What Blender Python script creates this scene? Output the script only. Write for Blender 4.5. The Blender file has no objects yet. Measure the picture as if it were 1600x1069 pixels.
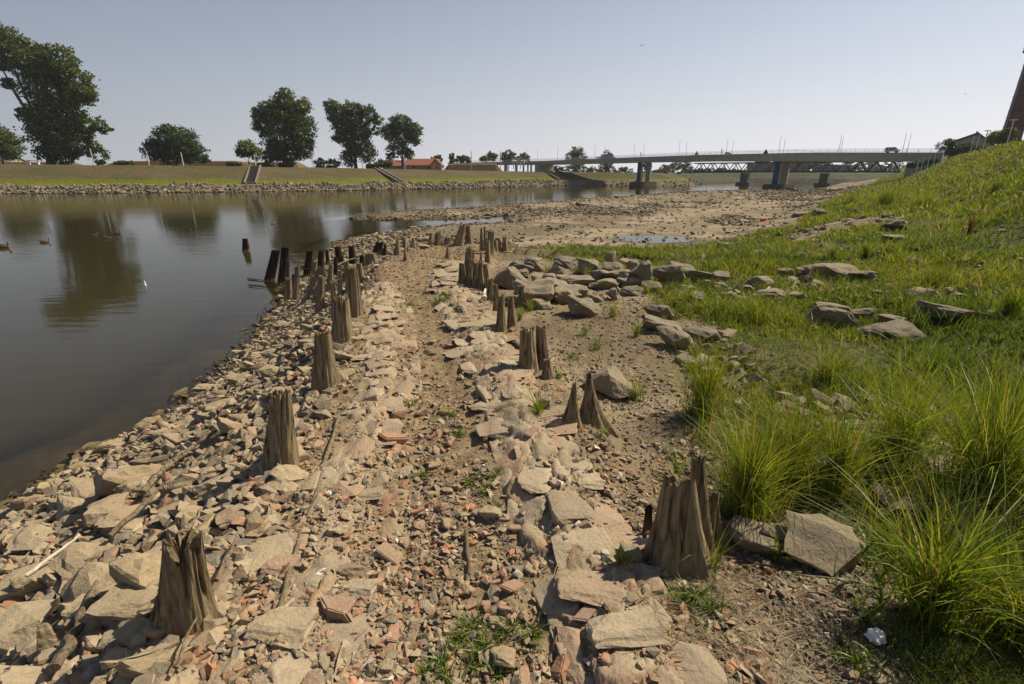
import bpy, bmesh, math, random
import numpy as np
from mathutils import Vector, Matrix, noise as mnoise
R = math.radians
random.seed(7); rng = np.random.default_rng(7)
scene = bpy.context.scene
COL = scene.collection

# ---------------------------------------------------------------- camera, sky, sun, exposure
PITCH = R(19.0); FPX = 770.0; CAMH = 1.6
cam_d = bpy.data.cameras.new('camera'); cam = bpy.data.objects.new('camera', cam_d); COL.objects.link(cam)
cam_d.sensor_width = 36; cam_d.lens = 36 * FPX / 1600; cam_d.clip_start = 0.05; cam_d.clip_end = 6000
cam.location = (0, 0, CAMH); cam.rotation_euler = (math.pi / 2 - PITCH, 0, 0)
scene.camera = cam
SUN_AZ, SUN_EL = R(63), R(47)            # azimuth clockwise from +Y
w = bpy.data.worlds.new('World'); scene.world = w; w.use_nodes = True
nt = w.node_tree; bg = nt.nodes['Background']
sky = nt.nodes.new('ShaderNodeTexSky'); sky.sky_type = 'NISHITA'; sky.sun_disc = False
sky.sun_elevation = SUN_EL; sky.sun_rotation = SUN_AZ; sky.air_density = 1.0; sky.dust_density = 1.0; sky.ozone_density = 3.5
# summer haze: the clear sky whitens towards the horizon, brighter on the sun's side
_tc = nt.nodes.new('ShaderNodeTexCoord'); _sx = nt.nodes.new('ShaderNodeSeparateXYZ'); nt.links.new(_tc.outputs['Generated'], _sx.inputs[0])
def _m(op, a, b=0.0, cl=False):
    x = nt.nodes.new('ShaderNodeMath'); x.operation = op; x.use_clamp = cl
    for k, v in ((0, a), (1, b)):
        if hasattr(v, 'links'): nt.links.new(v, x.inputs[k])
        else: x.inputs[k].default_value = v
    return x.outputs[0]
_f = _m('MULTIPLY', _m('POWER', 2.718, _m('MULTIPLY', _m('MAXIMUM', _sx.outputs[2], 0.0), -3.4)), .96)
_d = nt.nodes.new('ShaderNodeVectorMath'); _d.operation = 'DOT_PRODUCT'; nt.links.new(_tc.outputs['Generated'], _d.inputs[0]); _d.inputs[1].default_value = (math.sin(SUN_AZ), math.cos(SUN_AZ), 0)
_g = _m('MULTIPLY', _m('ADD', _d.outputs['Value'], 1.0), .5, True)
_hc = nt.nodes.new('ShaderNodeMix'); _hc.data_type = 'RGBA'; nt.links.new(_g, _hc.inputs[0]); _hc.inputs[6].default_value = (2.7, 3.1, 3.8, 1); _hc.inputs[7].default_value = (12.6, 12.5, 13.2, 1)
_sm = nt.nodes.new('ShaderNodeMix'); _sm.data_type = 'RGBA'; nt.links.new(_f, _sm.inputs[0]); nt.links.new(sky.outputs[0], _sm.inputs[6]); nt.links.new(_hc.outputs[2], _sm.inputs[7])
nt.links.new(_sm.outputs[2], bg.inputs[0]); bg.inputs[1].default_value = 0.060
sun_d = bpy.data.lights.new('sun', 'SUN'); sun = bpy.data.objects.new('sun', sun_d); COL.objects.link(sun)
sun_d.energy = 5.0; sun_d.angle = R(0.55); sun_d.color = (1.0, 0.88, 0.67)
sd_ = Vector((math.sin(SUN_AZ) * math.cos(SUN_EL), math.cos(SUN_AZ) * math.cos(SUN_EL), math.sin(SUN_EL)))
sun.rotation_euler = sd_.to_track_quat('Z', 'Y').to_euler()
scene.view_settings.view_transform = 'Standard'; scene.view_settings.look = 'None'
scene.view_settings.exposure = 0.32; scene.view_settings.gamma = 1.0
scene.cycles.max_bounces = 6; scene.cycles.transparent_max_bounces = 12; scene.cycles.volume_bounces = 0
scene.cycles.use_denoising = True

# ---------------------------------------------------------------- helpers
CP, SP = math.cos(PITCH), math.sin(PITCH)
WL = -1.8
def ray(px, py):
    v = (py - 534.5) / FPX
    return (px - 800) / FPX, CP - v * SP, -(v * CP + SP)
def at(px, py, z=0.0):
    a, b, c = ray(px, py); t = (z - CAMH) / c
    return np.array([a * t, b * t, z])
def atY(px, py, Y):
    a, b, c = ray(px, py); t = Y / b
    return np.array([a * t, Y, CAMH + c * t])
def T(o, label=None, cat=None, group=None, kind=None):
    if label: o['label'] = label
    if cat: o['category'] = cat
    if group: o['group'] = group
    if kind: o['kind'] = kind
    return o
def empty(name, loc=(0, 0, 0), parent=None):
    o = bpy.data.objects.new(name, None); o.location = loc; o.empty_display_size = .2; COL.objects.link(o)
    if parent: o.parent = parent
    return o
def link(name, me, mat=None, parent=None, loc=None, rot=None):
    o = bpy.data.objects.new(name, me); COL.objects.link(o)
    if mat is not None and len(me.materials) == 0: me.materials.append(mat)
    if parent: o.parent = parent
    if loc is not None: o.location = loc
    if rot is not None: o.rotation_euler = rot
    return o
def mesh_np(name, V, Fc, n, flat=True, color=None, attrs=None):
    """V (N,3), Fc (M,n) faces of n corners"""
    me = bpy.data.meshes.new(name)
    V = np.asarray(V, np.float32); Fc = np.asarray(Fc, np.int32)
    me.vertices.add(len(V)); me.vertices.foreach_set('co', V.ravel())
    me.loops.add(Fc.size); me.loops.foreach_set('vertex_index', Fc.ravel())
    me.polygons.add(len(Fc)); me.polygons.foreach_set('loop_start', np.arange(0, Fc.size, n, dtype=np.int32))
    me.update(calc_edges=True)
    if flat: me.shade_flat()
    if color is not None:
        c = np.ones((len(V), 4), np.float32); c[:, :3] = color
        a = me.color_attributes.new('Col', 'FLOAT_COLOR', 'POINT'); a.data.foreach_set('color', c.ravel())
    for k, v in (attrs or {}).items():
        a = me.attributes.new(k, 'FLOAT', 'POINT'); a.data.foreach_set('value', np.asarray(v, np.float32).ravel())
    return me
class MB:
    """small mesh builder"""
    def __init__(s): s.v = []; s.f = []
    def add(s, v, f):
        o = len(s.v); s.v += [tuple(p) for p in v]; s.f += [tuple(i + o for i in q) for q in f]
    def box(s, c, d, ax=None):
        M = ax or Matrix.Identity(3)
        v = [Vector(c) + M @ Vector((sx * d[0] / 2, sy * d[1] / 2, sz * d[2] / 2)) for sx in (-1, 1) for sy in (-1, 1) for sz in (-1, 1)]
        s.add(v, [(0, 1, 3, 2), (4, 6, 7, 5), (0, 4, 5, 1), (2, 3, 7, 6), (0, 2, 6, 4), (1, 5, 7, 3)])
    def beam(s, a, b, w, h):
        a, b = Vector(a), Vector(b); d = b - a; x = d.normalized(); up = Vector((0, 0, 1))
        if abs(x.z) > .98: up = Vector((0, 1, 0))
        y = up.cross(x).normalized(); z = x.cross(y)
        s.box((a + b) / 2, (d.length, w, h), Matrix((x, y, z)).transposed())
    def tube(s, pts, rad, n=7, cap=True):
        pts = [Vector(p) for p in pts]; rs = rad if isinstance(rad, (list, tuple)) else [rad] * len(pts)
        o = len(s.v); prev = None
        for k, p in enumerate(pts):
            d = (pts[min(k + 1, len(pts) - 1)] - pts[max(k - 1, 0)]).normalized()
            a = Vector((0, 0, 1)) if abs(d.z) < .9 else Vector((1, 0, 0))
            x = a.cross(d).normalized(); y = d.cross(x)
            for i in range(n):
                t = 2 * math.pi * i / n; s.v.append(tuple(p + (x * math.cos(t) + y * math.sin(t)) * rs[k]))
        for k in range(len(pts) - 1):
            for i in range(n):
                j = (i + 1) % n; s.f.append((o + k * n + i, o + k * n + j, o + (k + 1) * n + j, o + (k + 1) * n + i))
        if cap:
            s.f.append(tuple(o + i for i in range(n))[::-1]); s.f.append(tuple(o + (len(pts) - 1) * n + i for i in range(n)))
    def mesh(s, name, smooth=False):
        me = bpy.data.meshes.new(name); me.from_pydata(s.v, [], s.f)
        if not smooth: me.shade_flat()
        return me
    def build(s, name, mat, parent=None, smooth=False, loc=None): return link(name, s.mesh(name, smooth), mat, parent, loc)

# lattice noise
def _hash(ix, iy, seed):
    n = (ix.astype(np.int64) * 374761393 + iy.astype(np.int64) * 668265263 + seed * 1274126177) & 0x7fffffff
    n = ((n ^ (n >> 13)) * 1103515245 + 12345) & 0x7fffffff
    n = ((n ^ (n >> 11)) * 69069 + 1) & 0x7fffffff
    return ((n >> 8) & 0xffff) / 65535.0 * 2 - 1
def vn(x, y, s, seed=0):
    x = np.asarray(x, float) / s; y = np.asarray(y, float) / s
    ix = np.floor(x); iy = np.floor(y); fx = x - ix; fy = y - iy
    fx = fx * fx * (3 - 2 * fx); fy = fy * fy * (3 - 2 * fy)
    a = _hash(ix, iy, seed); b = _hash(ix + 1, iy, seed); c = _hash(ix, iy + 1, seed); d = _hash(ix + 1, iy + 1, seed)
    return (a * (1 - fx) + b * fx) * (1 - fy) + (c * (1 - fx) + d * fx) * fy
def fbm(x, y, s, seed=0, o=3): return sum(vn(x, y, s / 2 ** k, seed + 17 * k) / 2 ** k for k in range(o)) / 1.6
def inpoly(x, y, P):
    x = np.asarray(x, float); y = np.asarray(y, float); r = np.zeros(x.shape, bool)
    n = len(P)
    for i in range(n):
        x0, y0 = P[i]; x1, y1 = P[(i + 1) % n]
        if y0 == y1: continue
        c = ((y0 > y) != (y1 > y)) & (x < (x1 - x0) * (y - y0) / (y1 - y0) + x0); r ^= c
    return r
def sdpoly(x, y, P):
    """signed distance, positive inside"""
    x = np.asarray(x, float); y = np.asarray(y, float); d = np.full(x.shape, 1e9)
    n = len(P)
    for i in range(n):
        x0, y0 = P[i]; x1, y1 = P[(i + 1) % n]; dx, dy = x1 - x0, y1 - y0
        t = np.clip(((x - x0) * dx + (y - y0) * dy) / (dx * dx + dy * dy + 1e-12), 0, 1)
        d = np.minimum(d, np.hypot(x - x0 - t * dx, y - y0 - t * dy))
    return np.where(inpoly(x, y, P), d, -d)
def dline(x, y, L):
    d = np.full(np.shape(x), 1e9)
    for (x0, y0), (x1, y1) in zip(L[:-1], L[1:]):
        dx, dy = x1 - x0, y1 - y0
        t = np.clip(((x - x0) * dx + (y - y0) * dy) / (dx * dx + dy * dy + 1e-12), 0, 1)
        d = np.minimum(d, np.hypot(x - x0 - t * dx, y - y0 - t * dy))
    return d
ss = lambda a, b, x: (lambda t: t * t * (3 - 2 * t))(np.clip((x - a) / (b - a), 0, 1))

# ---------------------------------------------------------------- plan of the place
W2 = lambda l, z=WL: [tuple(at(a, b, z)[:2]) for a, b in l]
SHORE = [(-5.6, -40), (-5.4, -4)] + W2([(0, 812), (70, 765), (130, 722), (215, 690), (300, 632), (345, 578), (385, 548), (415, 500), (432, 480),
    (446, 462), (462, 430), (500, 402), (517, 382), (547, 373), (604, 364), (662, 357), (700, 353), (745, 351), (788, 350), (794, 345), (786, 337), (719, 342),
    (656, 342), (600, 344), (547, 342), (584, 334), (640, 330), (705, 327), (791, 321), (850, 317), (900, 313), (980, 307), (1080, 300.5), (1150, 298.5), (1270, 298.5)])
_e = SHORE[-1]
SHORE += [(_e[0] + .579 * 500, _e[1] + .815 * 500), (1500, 900), (1500, -600), (-5.6, -600)]
FAR = [(-900, 40), (-300, 75)] + W2([(0, 303), (200, 302), (400, 300), (600, 297), (750, 293.5), (850, 290.5), (905, 290), (1000, 290.5), (1095, 290)]) + \
      W2([(1100, 285), (1160, 283.5), (1250, 284.5), (1330, 286)]) + [(420, 330), (1500, 1500), (0, 4000), (-3000, 3000), (-3000, 40)]
# top of the mole (path) and of the flat ground right of it
PLAT = [(-1.25, -30), (-1.22, 0), (-1.3, 1.33), (-1.42, 2.4), (-1.55, 3.5), (-1.78, 4.65), (-2.0, 5.7), (-2.35, 7.2), (-2.6, 8.6), (-2.45, 10.2),
        (-1.9, 11.6), (-1.0, 12.2), (-.3, 11.6), (1.0, 10.6), (3.2, 9.9), (6.5, 9.8), (11, 12), (25, 20), (60, 10), (60, -30)]
PATHL = [(-1.25, -8), (-1.22, 0), (-1.28, 1.33), (-1.4, 2.41), (-1.52, 3.5), (-1.75, 4.65), (-1.95, 5.7), (-2.3, 7.2), (-2.45, 8.8), (-2.3, 10.2), (-1.8, 11.6)]
PATHR = [(1.0, -8), (.95, .5), (.72, 1.71), (.47, 2.94), (.22, 3.96), (-.03, 5.07), (-.45, 6.4), (-.62, 7.3), (-.62, 9), (-.54, 10.5), (-.7, 12)]
PATH = PATHL + PATHR[::-1]
BANDL = [(-.75, -3), (-.78, .8), (-.82, 1.6), (-.93, 2.5), (-1.05, 3.6), (-1.3, 4.7), (-1.55, 5.8), (-1.9, 7.2)]
BANDR = [(.52, -3), (.5, .9), (.38, 1.5), (.2, 2.3), (.02, 3.2), (-.2, 4.2), (-.38, 5.1), (-.75, 6.3), (-1.0, 7.6), (-1.05, 9)]
PUD = at(1022, 373, -1.52)
def height(x, y, fine=True):
    x = np.asarray(x, float); y = np.asarray(y, float)
    sd = sdpoly(x, y, SHORE)
    n1 = fbm(x, y, 5.0, 3); n2 = fbm(x, y, .9, 11)
    low = WL + np.where(sd < 0, np.maximum(sd * .10 + np.minimum(sd + 1.2, 0) * .3, -1.4), .26 * (1 - np.exp(-np.maximum(sd, 0) / 1.6)) + (n1 * .07 + n2 * .035) * np.clip(sd / 1.2, 0, 1))
    D = -sdpoly(x, y, PLAT)
    side = ss(-2.4, 0.2, x - .35 * np.clip(12.5 - y, -20, 0))
    # left flank is a straight slope from the edge of the mole to the waterline
    Dp = np.maximum(D, 0); sp = np.maximum(sd, 0)
    left = WL + .05 + (-.05 - WL - .02) * sp / (sp + Dp + 1e-6)
    back = -.28 * Dp
    near = ss(14, 10, y)
    fall = np.where(D > 0, left * (1 - side) * near + back * (1 - (1 - side) * near), 0)
    pin = sdpoly(x, y, PATH)
    flat = np.where(D <= 0, -.13 * ss(.0, -.35, pin) * (x > -1.0) - .05 * ss(.3, .9, pin) * 1.0, fall)
    s = .815 * x - .579 * y
    bank = -1.72 + .2 * np.clip(s + 7, 0, 9.5) + .62 * np.clip(s - 2.5, 0, 6.0)
    up = np.maximum(flat, bank + n1 * .12 * (s > 2.5))
    z = np.where(sd < 0, low, np.maximum(low, np.minimum(up, WL + .03 + .6 * sp)))
    rough = .035 * n2 + .05 * n1 * (D < 0)
    z = z + np.where(D < 3, rough * np.clip(sd / .5, 0, 1), 0)
    # eroded mortar ridges on both sides of the path
    bl = np.exp(-(dline(x, y, BANDL) / .13) ** 2); br = np.exp(-(dline(x, y, BANDR) / .17) ** 2)
    z = z + (bl * .035 + br * .045) * (1 + .35 * vn(x, y, .7, 5)) * (D < 0)
    if fine:
        r = np.hypot(x, y)
        z = z + np.where(r < 25, .014 * vn(x, y, .12, 21) + .008 * vn(x, y, .05, 22), 0)
    # puddle basin
    q = np.hypot((x - PUD[0]) / 1.75, (y - PUD[1]) / 1.3) + .22 * vn(x, y, .9, 9)
    z = np.where(q < 1.7, PUD[2] - .05 + (z - PUD[2] + .05) * ss(.6, 1.7, q) + .0, z)
    return z
def gz(x, y): return float(height(np.array([x]), np.array([y]))[0])
def og(px, py):
    """where the view through a spot of the photo meets the near ground"""
    a, b, c = ray(px, py)
    t = 1.0 * 1.03 ** np.arange(170)
    g = (CAMH + c * t) - height(a * t, b * t, False)
    k = np.argmax(g < 0) if (g < 0).any() else len(t) - 1
    k = max(k, 1); f = g[k - 1] / (g[k - 1] - g[k] + 1e-9); tt = t[k - 1] + (t[k] - t[k - 1]) * np.clip(f, 0, 1)
    return np.array([a * tt, b * tt, CAMH + c * tt])
def ogp(l): return [tuple(og(a, b)[:2]) for a, b in l]
def hfar(x, y):
    sd = sdpoly(x, y, FAR)
    top = np.interp(x, [-120, -60, 0, 40, 70], [5.2, 4.8, 3.8, 3.4, 3.2])
    z = WL - .3 + np.where(sd < 0, sd * .3, .45 * np.clip(sd, 0, 3.6)) 
    z = z + .03 * np.clip(sd - 3.6, 0, 2.2) + .0
    k = np.clip((sd - 5.8) / 9.0, 0, 1)
    z = np.where(sd > 5.8, z + (top + WL + .35 - .0) * k * .96, z)
    z = z + fbm(x, y, 6, 31) * .10 * (sd > 0) + np.where(sd > 16, fbm(x, y, 60, 33) * .5, 0) * ss(16, 60, sd)
    return z
def hfar1(x, y): return float(hfar(np.array([x]), np.array([y]))[0])

# ---------------------------------------------------------------- materials
def mat(name, base=(.5, .5, .5), rough=.85, metal=0, spec=.3):
    m = bpy.data.materials.new(name); m.use_nodes = True; b = m.node_tree.nodes['Principled BSDF']
    b.inputs['Base Color'].default_value = (*base, 1); b.inputs['Roughness'].default_value = rough
    b.inputs['Metallic'].default_value = metal; b.inputs['Specular IOR Level'].default_value = spec
    return m
class N:
    def __init__(s, m): s.t = m.node_tree; s.b = s.t.nodes.get('Principled BSDF')
    def n(s, k, **kw):
        x = s.t.nodes.new(k)
        for a, v in kw.items(): setattr(x, a, v)
        return x
    def l(s, a, b): s.t.links.new(a, b)
    def noise(s, scale, detail=4, vec=None, rough=.6, dist=0):
        x = s.n('ShaderNodeTexNoise'); x.inputs['Scale'].default_value = scale; x.inputs['Detail'].default_value = detail
        x.inputs['Roughness'].default_value = rough; x.inputs['Distortion'].default_value = dist
        if vec is not None: s.l(vec, x.inputs['Vector'])
        return x.outputs[0]
    def ramp(s, fac, stops):
        x = s.n('ShaderNodeValToRGB'); e = x.color_ramp.elements
        while len(e) < len(stops): e.new(.5)
        for q, (p, c) in zip(e, stops): q.position = p; q.color = (*c, 1) if len(c) == 3 else c
        s.l(fac, x.inputs[0]); return x.outputs[0]
    def mix(s, fac, a, b, mode='MIX'):
        x = s.n('ShaderNodeMix', data_type='RGBA', blend_type=mode)
        for k, v in ((0, fac), (6, a), (7, b)):
            if hasattr(v, 'links'): s.l(v, x.inputs[k])
            else: x.inputs[k].default_value = v if k == 0 else (*v, 1)
        return x.outputs[2]
    def math(s, op, a, b=0.0, clamp=False):
        x = s.n('ShaderNodeMath', operation=op, use_clamp=clamp)
        for k, v in ((0, a), (1, b)):
            if hasattr(v, 'links'): s.l(v, x.inputs[k])
            else: x.inputs[k].default_value = v
        return x.outputs[0]
    def bump(s, h, strength=.4, dist=.02):
        x = s.n('ShaderNodeBump'); x.inputs['Strength'].default_value = strength; x.inputs['Distance'].default_value = dist
        s.l(h, x.inputs['Height']); s.l(x.outputs[0], s.b.inputs['Normal'])
    def pos(s): return s.n('ShaderNodeNewGeometry').outputs['Position']
    def obj(s): return s.n('ShaderNodeTexCoord').outputs['Object']
    def attr(s, name, out='Color'):
        x = s.n('ShaderNodeAttribute'); x.attribute_name = name; return x.outputs[out]
    def map(s, vec, sc):
        x = s.n('ShaderNodeMapping'); x.inputs['Scale'].default_value = sc; s.l(vec, x.inputs[0]); return x.outputs[0]
    def rnd(s): return s.n('ShaderNodeObjectInfo').outputs['Random']
def m_noise(name, c1, c2, scale, rough=.9, bump=.3, dist=.02, detail=5, stretch=None, spec=.2, useobj=True):
    m = mat(name, c1, rough, spec=spec); q = N(m); v = q.obj() if useobj else q.pos()
    if stretch: v = q.map(v, stretch)
    n = q.noise(scale, detail, v); q.l(q.ramp(n, [(.3, c1), (.7, c2)]), q.b.inputs['Base Color'])
    if bump: q.bump(n, bump, dist)
    return m
def m_stone(name, attr=False, cols=None):
    m = mat(name, rough=.93, spec=.15); q = N(m); p = q.pos()
    n1 = q.noise(7, 6, p); n2 = q.noise(60, 5, p); n3 = q.noise(2.2, 3, q.map(p, (1, 1, 5)))
    if attr: base = q.attr('Col')
    else: base = q.ramp(q.rnd(), cols)
    dust = q.ramp(n1, [(.42, (0, 0, 0)), (.62, (1, 1, 1))])
    c = q.mix(.45, base, q.mix(q.math('MULTIPLY', dust, .8), base, (.40, .315, .195)))
    c = q.mix(.55, c, q.ramp(n2, [(.25, (.45, .43, .4)), (.5, (.8, .8, .8)), (.8, (1.12, 1.1, 1.05))]), 'MULTIPLY')
    c = q.mix(q.math('MULTIPLY', q.ramp(n3, [(.5, (0, 0, 0)), (.75, (1, 1, 1))]), .25), c, (.12, .105, .085))
    sz = q.n('ShaderNodeSeparateXYZ'); q.l(p, sz.inputs[0])    # stones at the waterline are wet and slimy
    wz = q.n('ShaderNodeMapRange'); q.l(q.math('ADD', sz.outputs[2], q.math('MULTIPLY', n3, .12)), wz.inputs[0]); wz.inputs[1].default_value = WL + .10; wz.inputs[2].default_value = WL + .24; wz.inputs[3].default_value = 1; wz.inputs[4].default_value = 0
    c = q.mix(wz.outputs[0], c, q.mix(1.0, c, (.33, .33, .27), 'MULTIPLY'))
    q.l(c, q.b.inputs['Base Color'])
    q.bump(q.math('ADD', q.math('MULTIPLY', n1, .7), q.math('MULTIPLY', n2, .5)), .55, .025)
    return m
STONES = [(0, (.33, .255, .155)), (.3, (.38, .30, .195)), (.5, (.29, .235, .16)), (.7, (.43, .345, .23)), (.85, (.26, .20, .135)), (1, (.40, .285, .18))]
M = {}
M['stone'] = m_stone('dry_stone', cols=STONES)
M['boulder'] = m_stone('grey_boulder', cols=[(0, (.21, .18, .13)), (.35, (.28, .235, .165)), (.6, (.18, .16, .125)), (1, (.33, .27, .185))])
M['chip'] = m_stone('rubble_chips', attr=True)
def m_wood(name, c1, c2, c3):
    m = mat(name, c1, .95, spec=.1); q = N(m); o = q.obj()
    g = q.noise(34, 7, q.map(o, (1, 1, .06)), .7, .8); f = q.noise(6, 4, q.map(o, (1, 1, .4)))
    c = q.ramp(g, [(.36, (.02, .014, .009)), (.43, c1), (.54, c2), (.68, c3)])
    c = q.mix(.35, c, q.ramp(f, [(.3, (.55, .52, .5)), (.7, (1.15, 1.12, 1.05))]), 'MULTIPLY')
    hz = q.n('ShaderNodeSeparateXYZ'); q.l(o, hz.inputs[0])
    c = q.mix(.6, c, q.ramp(q.rnd(), [(0, (.62, .60, .56)), (.35, (1.05, 1.0, .92)), (.7, (.85, .84, .82)), (1, (1.25, 1.18, 1.02))]), 'MULTIPLY')
    kn = q.noise(9, 3, o); c = q.mix(q.ramp(kn, [(.60, (0, 0, 0)), (.72, (.55, .55, .55))]), c, (.05, .045, .032))
    md = q.n('ShaderNodeMapRange'); q.l(q.math('ADD', hz.outputs[2], q.math('MULTIPLY', f, -.16)), md.inputs[0]); md.inputs[1].default_value = -.08; md.inputs[2].default_value = .04; md.inputs[3].default_value = .75; md.inputs[4].default_value = 0
    c = q.mix(md.outputs[0], c, (.27, .21, .135))     # dried mud clinging to the foot
    q.l(c, q.b.inputs['Base Color']); q.bump(g, .9, .03)
    return m
M['post'] = m_wood('weathered_timber', (.17, .135, .085), (.31, .25, .165), (.43, .36, .25))
M['slab'] = m_stone('pale_mortar_slab', cols=[(0, (.36, .29, .20)), (.25, (.44, .36, .25)), (.5, (.31, .25, .18)), (.75, (.39, .27, .19)), (1, (.42, .345, .25))])
M['postwet'] = m_wood('dark_wet_timber', (.03, .022, .015), (.065, .048, .033), (.12, .095, .065))
M['drift'] = m_wood('driftwood', (.17, .135, .09), (.30, .245, .17), (.42, .36, .27))
M['pale'] = m_noise('bleached_wood', (.5, .44, .34), (.66, .6, .5), 20, stretch=(1, 1, 6))
M['straw'] = mat('dry_straw', (.34, .25, .12), .8)
def m_leaf(name, cols, trans=.35, attr=False):
    m = bpy.data.materials.new(name); m.use_nodes = True; t = m.node_tree; q = N(m); t.nodes.remove(q.b)
    out = t.nodes['Material Output']
    base = q.attr('Col')
    d = q.n('ShaderNodeBsdfDiffuse'); tr = q.n('ShaderNodeBsdfTranslucent'); gl = q.n('ShaderNodeBsdfGlossy'); gl.inputs['Roughness'].default_value = .45
    gl.inputs['Color'].default_value = (.8, .8, .8, 1)
    q.l(base, d.inputs[0]); q.l(q.mix(1.0, base, (1.25, 1.15, .45), 'MULTIPLY'), tr.inputs[0])
    m1 = q.n('ShaderNodeMixShader'); m1.inputs[0].default_value = trans; q.l(d.outputs[0], m1.inputs[1]); q.l(tr.outputs[0], m1.inputs[2])
    m2 = q.n('ShaderNodeMixShader'); m2.inputs[0].default_value = .035; q.l(m1.outputs[0], m2.inputs[1]); q.l(gl.outputs[0], m2.inputs[2])
    q.l(m2.outputs[0], out.inputs[0]); return m
M['blade'] = m_leaf('grass_blades', None, .45)
M['leaf'] = m_leaf('tree_leaves', None, .28)
M['bark'] = m_noise('bark', (.06, .045, .032), (.14, .11, .08), 6, stretch=(1, 1, .3))
M['conc'] = m_noise('concrete', (.34, .32, .28), (.46, .43, .38), 3)
M['concm'] = m_noise('weathered_concrete_steps', (.15, .135, .105), (.22, .2, .16), 2.2)
M['concd'] = m_noise('stained_concrete', (.07, .06, .045), (.13, .115, .09), 2.2)
M['deck'] = m_noise('bridge_girder_paint', (.42, .40, .34), (.52, .49, .42), .8, bump=.05)
M['decktop'] = m_noise('parapet_strip', (.33, .32, .29), (.42, .41, .37), .8, bump=.05)
M['blue'] = m_noise('blue_paint', (.025, .06, .13), (.035, .08, .165), .9, .5, .05)
M['steel'] = mat('galvanised_steel', (.42, .43, .43), .5, .4)
M['truss'] = mat('green_truss_paint', (.02, .04, .035), .8)
M['white'] = mat('white_paint', (.62, .62, .6), .5)
M['asph'] = m_noise('asphalt', (.05, .05, .05), (.08, .078, .072), 4)
M['glass'] = mat('dark_glass', (.02, .03, .035), .08, spec=.6)
M['silver'] = mat('silver_car_paint', (.36, .39, .4), .35, .5)
M['black'] = mat('black_rubber', (.015, .015, .015), .6)
M['brick'] = m_noise('chimney_brick', (.09, .035, .038), (.13, .05, .05), 1.2)
M['brickd'] = mat('darker_brick_band', (.07, .028, .03), .9)
M['plaster'] = m_noise('old_plaster', (.34, .29, .24), (.42, .36, .29), 1.2)
M['plasterp'] = m_noise('pinkish_plaster', (.34, .26, .22), (.40, .31, .26), 1.2)
M['rooft'] = m_noise('red_roof_tiles', (.20, .075, .05), (.28, .11, .07), 2.5)
M['roofg'] = m_noise('grey_roof', (.14, .13, .12), (.19, .175, .16), 2.5)
M['orange'] = mat('orange_plastic', (.75, .16, .04), .5)
M['red'] = mat('red_plastic', (.7, .02, .02), .4)
M['yellow'] = mat('yellow_sign', (.7, .42, .03), .5)
M['duck'] = m_noise('duck_feathers', (.10, .07, .045), (.2, .145, .095), 25)
M['duckh'] = mat('duck_head', (.07, .045, .03), .7)
M['bill'] = mat('duck_bill', (.45, .28, .06), .5)
M['cloth'] = mat('dark_clothes', (.025, .027, .035), .9)
M['skin'] = mat('skin', (.42, .26, .18), .6)
M['paper'] = mat('white_plastic_scrap', (.78, .78, .76), .6)
M['far'] = m_noise('far_building_wall', (.07, .075, .085), (.10, .105, .11), .1, bump=0)
M['far2'] = m_noise('far_pale_wall', (.40, .38, .36), (.46, .44, .41), .1, bump=0)
M['win'] = mat('far_window', (.05, .06, .07), .3)
# ---------------------------------------------------------------- ground materials
m = mat('near_ground', rough=.97, spec=.1); q = N(m); p = q.pos(); M['ground'] = m
n1 = q.noise(1.3, 6, p); n2 = q.noise(14, 6, p); n3 = q.noise(90, 4, p); n4 = q.noise(.35, 4, p)
mud = q.ramp(n1, [(.3, (.125, .10, .062)), (.5, (.175, .14, .088)), (.7, (.24, .195, .125))])
mud = q.mix(q.math('MULTIPLY', q.ramp(n4, [(.45, (0, 0, 0)), (.6, (1, 1, 1))]), .5), mud, (.105, .09, .06))
pth = q.ramp(n2, [(.3, (.13, .095, .055)), (.5, (.23, .17, .10)), (.72, (.32, .24, .15))])
grs = q.mix(q.ramp(q.noise(1.1, 4, p), [(.5, (0, 0, 0)), (.68, (.85, .85, .85))]), q.ramp(n2, [(.3, (.04, .045, .016)), (.55, (.075, .088, .024)), (.75, (.13, .12, .05))]), q.ramp(n2, [(.3, (.085, .062, .036)), (.6, (.15, .115, .07)), (.75, (.22, .17, .11))]))
mor = q.ramp(n2, [(.3, (.27, .21, .14)), (.6, (.40, .32, .225))])
mud = q.mix(q.ramp(q.noise(.22, 4, q.map(p, (1.0, 1.8, 1))), [(.50, (0, 0, 0)), (.60, (.75, .75, .75))]), mud, (.34, .275, .19))
c = q.mix(q.attr('path', 'Fac'), mud, pth); c = q.mix(q.attr('mortar', 'Fac'), c, mor); c = q.mix(q.attr('grassy', 'Fac'), c, grs)
c = q.mix(q.attr('wet', 'Fac'), c, q.mix(1.0, c, (.42, .40, .36), 'MULTIPLY'))
c = q.mix(.5, c, q.ramp(n3, [(.3, (.6, .58, .55)), (.6, (1.1, 1.1, 1.1))]), 'MULTIPLY')
q.l(c, q.b.inputs['Base Color'])
rg = q.n('ShaderNodeMapRange'); q.l(q.attr('wet', 'Fac'), rg.inputs[0]); rg.inputs[3].default_value = .95; rg.inputs[4].default_value = .35; q.l(rg.outputs[0], q.b.inputs['Roughness'])
q.bump(q.math('ADD', n2, q.math('MULTIPLY', n3, .4)), .7, .03)

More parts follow.
